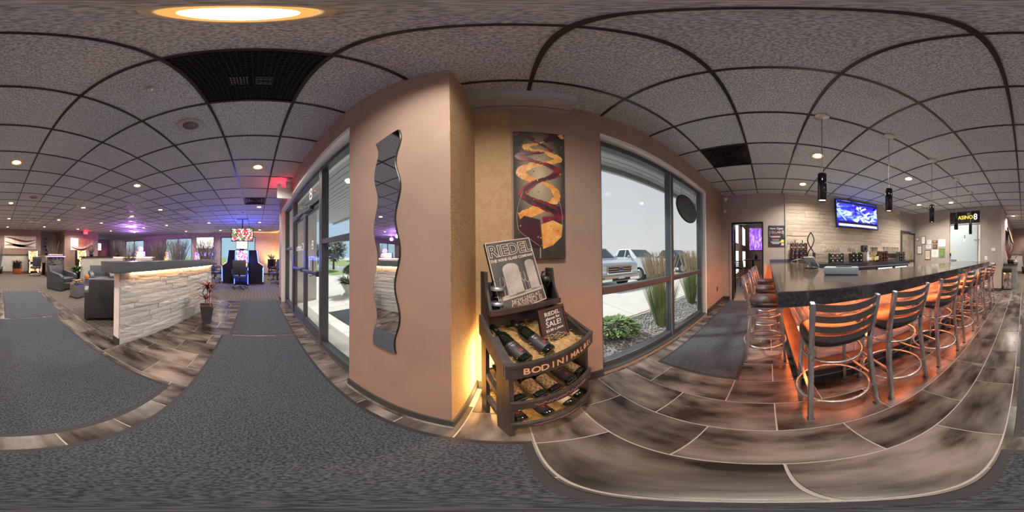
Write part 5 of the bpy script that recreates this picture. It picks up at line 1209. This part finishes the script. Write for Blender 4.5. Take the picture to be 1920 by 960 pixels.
# ------------------------------------------------------------------ wall art
def wall_art(label, loc, w_, h_, flip):
    t = thing('wall_art', label, 'wall art', loc, PI); n_ = 6; sw_ = w_ / n_
    pm = mat('art_cream_lit', (.90, .76, .58), .4, col2=(.93, .88, .78), ns=2) if not flip else mat('art_red_brown', (.36, .12, .05), .4, col2=(.60, .30, .12), ns=2)
    pm2 = mat('art_cream_lit', (0, 0, 0))
    for k in range(n_): B(-w_ / 2 + k * sw_ + .006, -w_ / 2 + (k + 1) * sw_ - .006, -.03, -.012, -h_ / 2, h_ / 2).build('panel', pm if not flip or k > 1 else pm2, t)
    def swoosh(z0, amp, ph, th, m_):
        P = [(-w_ / 2 + .02 + (w_ - .04) * i / 40, z0 + amp * math.sin(ph + i / 40 * 4.6)) for i in range(41)]; Q = [(a, b_ - th * (.25 + .75 * math.sin(PI * i / 40))) for i, (a, b_) in enumerate(P)][::-1]
        V = [(a, -.033, b_) for a, b_ in P] + [(a, -.033, b_) for a, b_ in Q[::-1]]; F = [(i, i + 1, 42 + i, 41 + i) for i in range(40)]; MB().add(V, F).build('swoosh', m_, t)
    dk = mat('art_dark_red', (.16, .04, .025), .4); pk = mat('art_pale_pink', (.75, .55, .45), .4)
    if not flip: swoosh(h_ * .28, h_ * .14, 1.4, h_ * .16, dk); swoosh(-h_ * .05, h_ * .16, 2.2, h_ * .2, mat('art_taupe', (.30, .20, .16), .4)); swoosh(-h_ * .25, h_ * .1, .2, h_ * .2, mat('art_taupe', (0, 0, 0)))
    else: swoosh(-h_ * .02, h_ * .22, 2.8, h_ * .22, pk); swoosh(-h_ * .22, h_ * .16, 2.9, h_ * .14, dk)
    for z in (-h_ / 3, h_ / 3): B(-w_ / 2 + .05, w_ / 2 - .05, -.012, 0, z - .01, z + .01).build('rail', M['black'], t)
wall_art('long cream panelled wall art with brown swooshes above the wainscot', (-1.36, -10.9, 2.05), 2.15, .82, False)
wall_art('red and amber panelled wall art with a pale swoosh below the exit sign', (-5.62, -10.2, 1.98), 1.85, .85, True)
t = thing('metal_sculpture', 'vertical wavy metal sculpture in the recess between the wall arts', 'sculpture', (-3.42, -11.87, 1.85), PI)
for k in range(9): MB().lathe([(0, -.012), (.07, -.008), (.075, 0), (.06, .006), (0, .008)], (.05 * math.sin(k * 1.1), -.03, .55 - k * .14), 14, Matrix.Rotation(PI / 2, 3, 'X')).build('disc', M['steel'] if k % 2 else M['satin'], t)
MB().tube([(.05 * math.sin(k * .55), -.012, .62 - k * .07) for k in range(18)], .008, 5).build('spine', M['black'], t)

# ------------------------------------------------------------------ office chairs
def make_office(label):
    t = thing('office_chair', label, 'office chair', (0, 0, 0))      # faces local +y
    for i in range(5):
        a = 2 * PI * i / 5 + .3; MB().tube([(0, 0, .12), (.16 * math.cos(a), .16 * math.sin(a), .11), (.30 * math.cos(a), .30 * math.sin(a), .075)], [.028, .022, .016], 6).build('base_arm', M['aluml'], t)
        MB().cyl((.30 * math.cos(a) - .012, .30 * math.sin(a), .032), (.30 * math.cos(a) + .018, .30 * math.sin(a), .032), .032, n=12).build('caster', M['black'], t)
    MB().cyl((0, 0, .1), (0, 0, .42), .028).build('gas_column', M['satin'], t)
    MB().bx(-.25, .25, -.24, .26, .42, .54).build('seat', M['leather'], t, bevel=.045)
    MB().prism([(-.26, .56), (-.18, .56), (-.22, 1.12), (-.30, 1.14), (-.33, 1.0)], (-.25, 0, 0), (0, 1, 0), (0, 0, 1), (.50, 0, 0)).build('backrest', M['leather'], t, bevel=.04)
    MB().bx(-.22, .22, -.205, -.165, .88, 1.02).build('headrest_pad', M['leather'], t, bevel=.02)
    for s_ in (-1, 1):
        MB().tube([(s_ * .24, -.2, .48), (s_ * .30, -.18, .60), (s_ * .31, -.05, .70), (s_ * .31, .16, .70), (s_ * .28, .18, .52)], .017, 6).build('armrest', M['satin'], t); MB().bx(s_ * .31 - .03, s_ * .31 + .03, -.12, .15, .70, .73).build('arm_pad', M['leather'], t, bevel=.012)
    MB().bar((0, -.1, .42), (0, -.27, .62), .08, .02).build('back_support', M['black'], t)
    return t
oc = make_office('black leather office chair before the front slot machine'); oc.location = (-6.35, -.62, 0); oc.rotation_euler = (0, 0, R(90)); oc['group'] = 'office chairs at the machines'
for x, y, a, lb in ((-7.6, 1.0, 200, 'office chair right of the slot machines, turned towards the doors'), (-8.7, .95, 160, 'office chair farther right behind the slot machines'), (-7.55, -1.95, -20, 'office chair at the left of the slot machines'), (-8.6, -2.15, -10, 'office chair farther left behind the partition end'), (-2.05, -9.3, 190, 'office chair before the lone slot machine under the left art')):
    copy_tree(oc, (x, y, 0), R(a), 'black leather ' + lb, 'office chairs at the machines')
# ------------------------------------------------------------------ slot machines
scr1 = screen('slot_screen_gold', [(.35, .05, .02), (.9, .35, .05), (1, .75, .3), (1, 1, .85)], 1.6, 24, 'vor'); scr2 = screen('slot_screen_violet', [(.25, .05, .5), (.6, .2, .9), (1, .75, .95), (1, 1, 1)], 1.6, 24, 'vor'); scr3 = screen('slot_screen_white', [(.7, .5, .35), (.95, .9, .8), (1, 1, 1), (.9, .4, .3)], 1.5, 22, 'vor'); scr4 = screen('slot_screen_red', [(.3, .02, .05), (.8, .05, .1), (.9, .9, .85), (.05, .3, .08), (.1, .05, .05)], 1.2, 18, 'vor')
def slot(label, loc, rz, scrA, scrB, top=None, led='led_b', scale=1., grp='slot machines', topscr=None):
    t = thing('slot_machine', label, 'slot machine', loc, rz, grp); t.scale = (scale,) * 3     # faces local -y
    MB().prism([(-.30, .0), (.32, 0), (.32, 1.55), (-.02, 1.55), (-.10, .98), (-.34, .82), (-.30, .70)], (-.30, 0, 0), (0, 1, 0), (0, 0, 1), (.60, 0, 0)).build('cabinet', M['satin'], t, bevel=.01)
    MB().prism([(-.115, 1.0), (-.035, 1.52), (-.045, 1.52), (-.125, 1.0)], (-.25, 0, 0), (0, 1, 0), (0, 0, 1), (.50, 0, 0)).build('upper_screen', scrA, t)
    MB().prism([(-.345, .835), (-.115, .985), (-.125, .99), (-.355, .84)], (-.25, 0, 0), (0, 1, 0), (0, 0, 1), (.50, 0, 0)).build('button_deck', scrB, t)
    B(-.24, .24, -.312, -.302, .20, .64).build('belly_glass', scrB if led != 'led_b' else mat('belly_dark_blue', (.02, .03, .10), .2), t)
    for s_ in (-1, 1): MB().bar((s_ * .285, -.32, .10), (s_ * .285, -.345, .80), .025, .02).build('led_edge', M[led], t); MB().bar((s_ * .285, -.11, 1.0), (s_ * .285, -.03, 1.53), .025, .02).build('led_edge', M[led], t)
    if topscr: B(-.26, .26, -.05, .12, 1.58, 2.02).build('topper', M['black'], t); B(-.24, .24, -.056, -.05, 1.60, 2.0).build('topper_screen', topscr, t); B(-.1, .1, 0, .08, 1.55, 1.58).build('topper_neck', M['black'], t)
    return t
s0 = slot('tall front slot machine with blue lit edges facing the entrance', (-7.15, -.62, 0), PI / 2, scr2, scr1, None, 'led_b', 1, 'slot machines', scr3)
light('blue_glow', 'POINT', (0, -.7, 1.0), 55, (.08, .15, 1), s0, shadow_soft_size=.3); light('blue_uplight', 'POINT', (.0, .35, 2.2), 40, (.12, .14, 1), s0, shadow_soft_size=.3)
slot('slot machine on the right of the central bank, seen from the side', (-7.75, .0, 0), PI, scr2, scr1); slot('slot machine on the left of the central bank, seen from the side', (-7.75, -1.24, 0), 0, scr2, scr1)
slot('slot machine at the back of the central bank', (-8.35, -.62, 0), -PI / 2, scr2, scr1)
for i, (y, a) in enumerate(((-3.25, scr2), (-3.95, scr2))): slot(('violet-lit slot machine against the far wall, left of the window', 'violet-lit slot machine against the far wall, farther left')[i], (-10.9, y, 0), PI / 2, a, scr3, None, 'led_v')
for i, (x, y, a, b_, rz, lb) in enumerate(((-7.9, -6.9, scr3, scr4, 150, 'white-lit slot machine behind the half wall'), (-8.9, -7.6, scr1, scr3, 140, 'slot machine with round violet topper behind the half wall'), (-9.3, -5.9, scr1, scr1, 130, 'gold-lit slot machine in the middle of the gaming floor'), (-5.15, -9.45, scr1, scr1, 180, 'gold-lit slot machine below the red wall art'))):
    s_ = slot(lb, (x, y, 0), R(rz), a, b_, None, 'led_v' if i < 3 else 'led_w')
    if i == 1: MB().ball((0, .1, 1.72), (.2, .1, .16), 16, 10).build('round_topper', M['led_v'], s_)
slot('lone yellow-lit slot machine below the left wall art', (-2.15, -10.45, 0), PI, scr1, scr1, None, 'led_w', .95)
# hanging television over the central bank
t = television('television', 'television hanging from a ceiling pole above the front slot machine', (-7.0, -.60, 2.20), -PI / 2 + PI, .96, .58, scr4, 0, .08); t.rotation_euler = (0, 0, PI / 2)
MB().cyl((0, .12, .2), (0, .12, .71), .025).build('pole', M['black'], t); B(-.25, .25, .08, .16, .695, .712).build('ceiling_plate', M['black'], t); B(-.35, .35, .08, .14, -.1, .25).build('bracket', M['black'], t)
television('television', 'wall television between the far windows', (-11.22, -3.65, 2.2), PI / 2, 1.35, .85, scr3); television('television', 'television with reddish picture in the violet far corner', (-9.6, -14.4, 2.1), PI, 1.4, .8, scr3); 
# planters
t = thing('stand_planter', 'dark urn of spiky stems on a stand in the amber-lit far corner', 'planter', (-10.7, 1.05, 0)); MB().lathe([(0, .45), (.22, .45), (.30, .55), (.28, 1.05), (.30, 1.10), (.26, 1.10)], n=18).build('urn', M['satin'], t); [MB().bar((.2 * a, .2 * b_, 0), (.2 * a, .2 * b_, .45), .04).build('stand_leg', M['black'], t) for a, b_ in ((-1, -1), (1, -1), (1, 1), (-1, 1))]; b_ = MB(); rng = random.Random(2)
for i in range(50): a = rng.uniform(0, 6.28); b_.blade((.1 * math.cos(a), .1 * math.sin(a), 1.08), (math.cos(a) * .8, math.sin(a) * .8, 1.2), rng.uniform(.25, .5), .02, .3, 4)
b_.build('foliage', M['leafd'], t)
u = thing('corner_uplight', 'amber uplight behind the urn in the far corner', 'lamp', (-11.05, 1.3, 0)); MB().cyl((0, 0, 0), (0, 0, .22), .07, .08).build('can', M['black'], u); MB().cyl((0, 0, .2), (0, 0, .215), .065).build('bulb', emis('uplight_bulb', (1, .5, .1), 20), u); light('amber_wash', 'SPOT', (0, 0, .3), 480, (1, .5, .12), u, spot_size=R(120), spot_blend=.8, shadow_soft_size=.08).rotation_euler = (R(180), 0, 0)
t = thing('glazed_planter', 'black and orange glazed pot of dried flowers before the wainscot', 'planter', (-1.10, -10.30, 0)); MB().lathe([(0, 0), (.26, 0), (.29, .05), (.30, .36)], n=22).build('pot_base', mat('glaze_orange', (.40, .10, .03), .25), t); MB().lathe([(.30, .36), (.31, .40), (.29, .68), (.31, .72), (.26, .72), (.26, .6), (0, .6)], n=22).build('pot_rim', M['satin'], t); b_ = MB()
for i in range(120): a = rng.uniform(0, 6.28); b_.blade((.12 * math.cos(a), .12 * math.sin(a), .66), (math.cos(a), math.sin(a), rng.uniform(.3, 1.6)), rng.uniform(.2, .42), .02, .9, 4)
b_.build('dried_flowers', mat('dried_flower_tan', (.26, .17, .08), .8, col2=(.14, .13, .07), ns=8), t)
t = thing('lattice_planter', 'tall planter of dark lattice with a violet lit top rim', 'planter', (-3.10, -8.9, 0)); MB().bx(-.50, .50, -.2, .2, 0, 1.12).build('body', mat('planter_dark', (.03, .032, .036), .4), t)
lat = mat('lattice_silver', (.42, .44, .46), .35, .7)
rng = random.Random(6); l_ = MB()
for i in range(130):
    x = rng.uniform(-.46, .46); z = rng.uniform(.06, 1.06); a = rng.uniform(0, PI); L = rng.uniform(.04, .09); l_.bar((x - L * math.cos(a), .206, z - L * math.sin(a)), (x + L * math.cos(a), .206, z + L * math.sin(a)), .014, .01, up=(0, 1, 0))
tag(l_.build('lattice', lat, t), kind='stuff'); B(-.56, .56, -.26, .26, 1.12, 1.17).build('rim', M['satin'], t); B(-.57, .57, .26, .275, 1.125, 1.165).build('rim_light', M['led_v'], t); [MB().ball((-.4 + k * .11, .1, 1.22), .055, 10, 8).build('bloom', mat('bloom_pale', (.8, .75, .55), .6), t) for k in range(8)]
B(-.3, .1, .21, .22, .72, .95).build('badge', mat('badge_gold_grey', (.30, .30, .16), .4, col2=(.05, .05, .08), ns=22), t)
t = thing('dark_cabinet', 'low black cabinet beside the lattice planter', 'cabinet', (-2.72, -9.6, 0)); B(-.22, .22, -.2, .2, 0, .72).build('body', M['satin'], t, bevel=.005); B(-.24, .24, -.22, .22, .72, .75).build('top', M['black'], t); B(-.2, .2, .2, .21, .08, .68).build('door', M['black'], t)
t = thing('wall_outlet', 'white outlet low on the wainscot', 'outlet', (-.32, -10.868, .35), PI); B(-.04, .04, -.008, 0, -.06, .06).build('plate', M['whitep'], t); [B(-.014, .014, -.011, -.008, z - .014, z + .014).build('socket', M['white'], t) for z in (-.025, .025)]
# ------------------------------------------------------------------ outdoors
GZ = -.10
def ground(name, boxes, m_): o = wall(name, boxes, m_); return o
ground('ground_lot', [(-200, 200, 5.0, 300, GZ - .3, GZ - .12)], M['asphalt'])
ground('ground_sidewalk', [(-14, .6, 1.02, 3.6, GZ - .2, -.02), (.6, 16, 2.55, 5.0, GZ - .2, GZ), (-14, .6, 3.6, 5.0, GZ - .2, -.03)], M['concrete'])
# paving slab joints are gaps between slabs
sl = struct('paving')
for i in range(9):
    for j in range(2):
        B(-12 + i * 1.4 + .006, -12 + (i + 1) * 1.4 - .006, 1.03 + j * 1.28, 1.03 + (j + 1) * 1.28 - .012, -.03, -.012).build('slab', M['concrete'], sl)
for i in range(8): B(.62 + i * 1.8, .62 + (i + 1) * 1.8 - .014, 2.60, 4.98, GZ, GZ + .02).build('slab', M['concrete'], sl)
ground('ground_bed', [(.6, 16, 1.40, 2.55, GZ - .2, GZ - .02)], mat('bed_soil', (.20, .19, .18), .95))
rng = random.Random(9); b_ = MB()
for i in range(5200):
    x = .62 + (rng.random() ** 1.5) * 6.5; y = rng.uniform(1.42 if x < 4.38 else 1.62, 2.54); r_ = rng.uniform(.012, .028); a = rng.uniform(0, 6.28)
    V = [Vector((r_ * math.cos(a + k * PI / 2) * rng.uniform(.7, 1.2), r_ * math.sin(a + k * PI / 2) * rng.uniform(.7, 1.2), 0)) for k in range(4)] + [Vector((0, 0, r_ * .7)), Vector((0, 0, -r_ * .7))]
    c_ = Vector((x, y, GZ - .012 + rng.uniform(0, .015)))
    b_.add([v + c_ for v in V], [(0, 1, 4), (1, 2, 4), (2, 3, 4), (3, 0, 4), (1, 0, 5), (2, 1, 5), (3, 2, 5), (0, 3, 5)])
tag(b_.build('gravel', M['gravel']), 'grey gravel mulch in the bed outside the bar window', 'gravel', kind='stuff')
def grass(label, loc, n_, h_, seed):
    t = thing('ornamental_grass', label, 'grass', loc, 0, 'grass clumps outside the bar window'); rng = random.Random(seed); b_ = MB(); p_ = MB()
    for i in range(n_):
        a = rng.uniform(0, 6.28); q = rng.random() ** .6; b_.blade((.10 * q * math.cos(a), .10 * q * math.sin(a), 0), (math.cos(a) * .32 * q, math.sin(a) * .32 * q, 1), h_ * rng.uniform(.55, .85), .005, .28 * q, 5, .3)
    for i in range(130):
        a = rng.uniform(0, 6.28); q = rng.random() ** .5; d = Vector((math.cos(a) * .36 * q, math.sin(a) * .30 * q, 1)).normalized(); P = [Vector((0, 0, .2)) + d * s_ for s_ in (0, h_ * .6, h_ * .72, h_ * .85, h_)]
        p_.tube(P, [.002, .002, .0075, .006, .001], 4)
    b_.build('blades', M['grass'], t); p_.build('plumes', M['plume'], t)
grass('feathery grass clump just left of the bar window mullion', (2.38, 1.85, GZ), 420, 1.25, 1); grass('feathery grass clump seen through the right bar window pane', (4.0, 2.05, GZ), 380, 1.3, 2)
def shrub(label, loc, n_, r_, h_, seed, m_='leafg', lw=.03, ll=.09, flat=False):
    t = thing('shrub', label, 'shrub', loc); rng = random.Random(seed); b_ = MB(); s_ = MB()
    for i in range(n_):
        a = rng.uniform(0, 6.28); c_ = rng.uniform(-.1, 1); q = math.sqrt(max(0, 1 - c_ * c_)) * rng.uniform(.75, 1.05); p = Vector((r_ * q * math.cos(a), r_ * q * math.sin(a), h_ * .45 + h_ * .5 * c_)); b_.blade(p, (math.cos(a), math.sin(a), rng.uniform(-.3, .9)), ll * rng.uniform(.7, 1.3), lw, .6, 3)
        if i % 6 == 0: s_.tube([(0, 0, 0), p * .5, p], .004, 4)
    b_.build('leaves', M[m_], t); s_.build('branches', M['twig'], t); return t
shrub('low green leafy shrub in the gravel at the left of the bar window', (1.50, 2.02, GZ), 420, .30, .34, 4)
shrub('round pale green hedge bush beyond the entrance walk', (-8.1, 5.5, GZ), 900, .55, .95, 5, 'leafd', .05, .13)
# trucks
def truck(label, loc, paint, seed=0):
    t = thing('pickup_truck', label, 'truck', loc)      # faces local -y, front bumper near y=0
    side = [(.05, .45), (.0, .75), (.02, 1.08), (.12, 1.20), (1.35, 1.27), (1.45, 1.30), (3.55, 1.30), (5.6, 1.25), (5.65, .62), (5.2, .50), (.7, .42)]
    MB().prism(side, (-.98, 0, 0), (0, 1, 0), (0, 0, 1), (1.96, 0, 0)).build('body', paint, t, bevel=.05)
    V = []
    cab = [(1.35, 1.28, .90), (2.15, 1.86, .74), (3.2, 1.88, .74), (3.65, 1.28, .90)]
    for y, z, hw_ in cab: V += [(-hw_, y, z), (hw_, y, z)]
    c_ = MB(); c_.add(V, [(0, 1, 3, 2), (2, 3, 5, 4), (4, 5, 7, 6), (0, 2, 4, 6), (1, 7, 5, 3), (0, 6, 7, 1)]); c_.build('cab', paint, t, bevel=.03)
    MB().add([(-.78, 1.43, 1.345), (.78, 1.43, 1.345), (.66, 2.08, 1.815), (-.66, 2.08, 1.815), (-.78, 1.50, 1.33), (.78, 1.50, 1.33), (.66, 2.14, 1.80), (-.66, 2.14, 1.80)], [(0, 1, 2, 3), (7, 6, 5, 4), (0, 4, 5, 1), (2, 6, 7, 3), (1, 5, 6, 2), (0, 3, 7, 4)]).build('windscreen', M['cglass'], t)
    for s_ in (-1, 1):
        for (y0, y1, y2, y3) in ((1.80, 2.42, 2.42, 2.22), (2.50, 3.30, 3.12, 2.50)):
            P = [(y0, 1.34), (y1, 1.34), (y2, 1.80), (y3, 1.80)]
            V = [(s_ * (.905 - (z - 1.28) * .27), y, z) for y, z in P]; V2 = [(x - s_ * .03, y, z) for x, y, z in V]
            MB().add(V + V2, [(0, 1, 2, 3), (7, 6, 5, 4), (0, 4, 5, 1), (1, 5, 6, 2), (2, 6, 7, 3), (3, 7, 4, 0)]).build('side_window', M['cglass'], t)
        m_ = MB().ball((s_ * 1.10, 1.78, 1.38), (.10, .07, .10), 10, 8).build('mirror', M['truckg'], t); MB().bar((s_ * .9, 1.78, 1.34), (s_ * 1.05, 1.78, 1.36), .04).build('mirror_arm', M['black'], m_)
        for y in (1.05, 4.5):
            w_ = MB().cyl((s_ * .80, y, .40), (s_ * 1.0, y, .40), .40, n=24).build('tyre', M['tyre'], t); MB().lathe([(0, 0), (.24, 0), (.25, .01), (.20, .015), (.06, .008), (0, .02)], (s_ * 1.0, y, .40), 16, Matrix.Rotation(s_ * PI / 2, 3, 'Y')).build('rim', M['steel'], w_)
        MB().bx(s_ * .80 - .15, s_ * .80 + .15, -.03, .10, .80, 1.05).build('headlamp', mat('headlamp_lens', (.7, .75, .8), .1, .3), t, bevel=.02)
    B(-.64, .64, -.035, .06, .74, 1.10).build('grille_surround', M['chrome'], t, bevel=.015); B(-.58, .58, -.04, -.034, .78, 1.06).build('grille_mesh', M['black'], t)
    for z in (.85, .94, 1.03): B(-.58, .58, -.055, -.038, z - .014, z + .014).build('grille_bar', M['chrome'], t)
    MB().prism([(.13 * math.cos(i * PI / 12), .055 * math.sin(i * PI / 12)) for i in range(24)], (0, -.07, .94), (1, 0, 0), (0, 0, 1), (0, .02, 0)).build('oval_badge', mat('badge_blue', (.02, .06, .25), .2), t); MB().tube([(.13 * math.cos(i * PI / 12), -.07, .94 + .055 * math.sin(i * PI / 12)) for i in range(24)], .007, 4, True).build('badge_rim', M['chrome'], t)
    MB().bx(-1.0, 1.0, -.10, .08, .44, .68).build('bumper', M['chrome'], t, bevel=.04); B(-.45, .45, -.105, -.10, .48, .58).build('lower_intake', M['black'], t); B(-.16, .16, -.112, -.105, .55, .66).build('number_plate', M['white'], t)
    B(-.85, .85, 3.75, 5.55, 1.20, 1.262).build('load_bed', M['black'], t)
    return t
t1 = truck('silver pickup truck with oval badge nearest the bar window', (4.05, 5.2, GZ - .12), M['truckg']); truck('white crew-cab pickup truck parked second from the bar window', (7.45, 5.5, GZ - .12), M['truckw']); truck('dark navy pickup truck at the right of the bar window', (12.0, 5.3, GZ - .12), M['truckn'])
# soffits with boards
sf = struct('soffit_entry')
B(-6.5, .45, 1.02, 3.3, 2.80, 2.95).build('deck', M['soffit'], sf); B(-6.5, .45, 3.3, 3.36, 2.70, 3.0).build('fascia', M['soffit'], sf)
for k in range(18): B(-6.5, .45, 1.03 + k * .126, 1.03 + k * .126 + .112, 2.775, 2.80).build('soffit_board', M['soffit'], sf)
sf = struct('soffit_bar'); B(.5, 9, 1.42, 1.95, 2.70, 2.95).build('deck', M['soffit'], sf); B(.5, 9, 1.95, 2.0, 2.60, 3.0).build('fascia', M['soffit'], sf)
for k in range(5): B(.5, 9, 1.425 + k * .105, 1.425 + k * .105 + .094, 2.678, 2.70).build('soffit_board', M['soffit'], sf)
# walls seen from outside so that no light leaks in
wall('wall_outer', [(-4.9, -4.485, 1.025, 1.75, -.1, 3.2), (-12, -4.9, 1.63, 1.75, -.1, 3.2), (-12, 5, -15, 1.0, 3.06, 3.2)], M['wallw'])
# entrance surroundings
mat_thing(-3.3, -1.6, 1.55, 2.5, 'dark mat on the paving outside the glass doors', -.011)
ground('ground_lawn', [(-120, -9, 13, 34, GZ - .2, GZ - .05)], M['lawn']); ground('ground_road', [(-120, -9, 9.5, 13, GZ - .22, GZ - .08)], mat('road_grey', (.30, .31, .33), .9))
ground('ground_lawn_far', [(-160, -11.6, -60, 9, GZ - .3, GZ - .1)], M['lawn'])
t = thing('far_building', 'white two-storey building with a reddish roof edge across the road', 'building', (-46, 32, GZ), R(-35)); B(-5.5, 5.5, 0, 6, 0, 4.6).build('wall', M['white'], t); B(-5.8, 5.8, -.3, 6.2, 4.6, 5.0).build('roof_edge', mat('roof_rust', (.35, .12, .08), .7), t)
for z in (.6, 2.7):
    for k in range(6): q = B(-4.9 + k * 1.7, -3.7 + k * 1.7, -.05, 0, z, z + 1.2).build('window', M['cglass'], t)
def tree(label, loc, h_, r_, seed, m_='leafd'):
    t = thing('tree', label, 'tree', loc); MB().cyl((0, 0, 0), (0, 0, h_ * .5), .12, .08).build('trunk', M['woodm'], t); rng = random.Random(seed); b_ = MB()
    for i in range(1100):
        a = rng.uniform(0, 6.28); c_ = rng.uniform(-1, 1); q = rng.uniform(.5, 1); p = Vector((r_ * q * math.sqrt(1 - c_ * c_) * math.cos(a), r_ * q * math.sqrt(1 - c_ * c_) * math.sin(a), h_ * .62 + h_ * .38 * c_ * q)); b_.blade(p, (math.cos(a), math.sin(a), rng.uniform(-.6, .6)), .35, .12, .5, 2)
    b_.build('crown', M[m_], t)
tree('pale green street tree seen through the right door leaf', (-15.5, 8.0, GZ), 3.4, 1.3, 1); tree('round green tree right of the white building', (-36, 33, GZ), 4.8, 2.0, 2, 'leafg'); tree('small tree on the lawn behind the left door leaf', (-30, 12, GZ), 4.0, 1.6, 3)
t = thing('stone_urn', 'pale stone urn with greenery outside the right door leaf', 'planter', (-4.6, 2.9, -.02)); MB().lathe([(0, 0), (.16, 0), (.15, .05), (.08, .10), (.10, .16), (.22, .36), (.25, .42), (.20, .42), (0, .38)], n=20).build('urn', M['concrete'], t); b_ = MB(); rng = random.Random(1)
for i in range(110): a = rng.uniform(0, 6.28); b_.blade((.1 * math.cos(a), .1 * math.sin(a), .40), (math.cos(a), math.sin(a), rng.uniform(.3, 1.8)), rng.uniform(.2, .45), .03, .8, 4)
b_.build('greenery', M['leafd'], t)
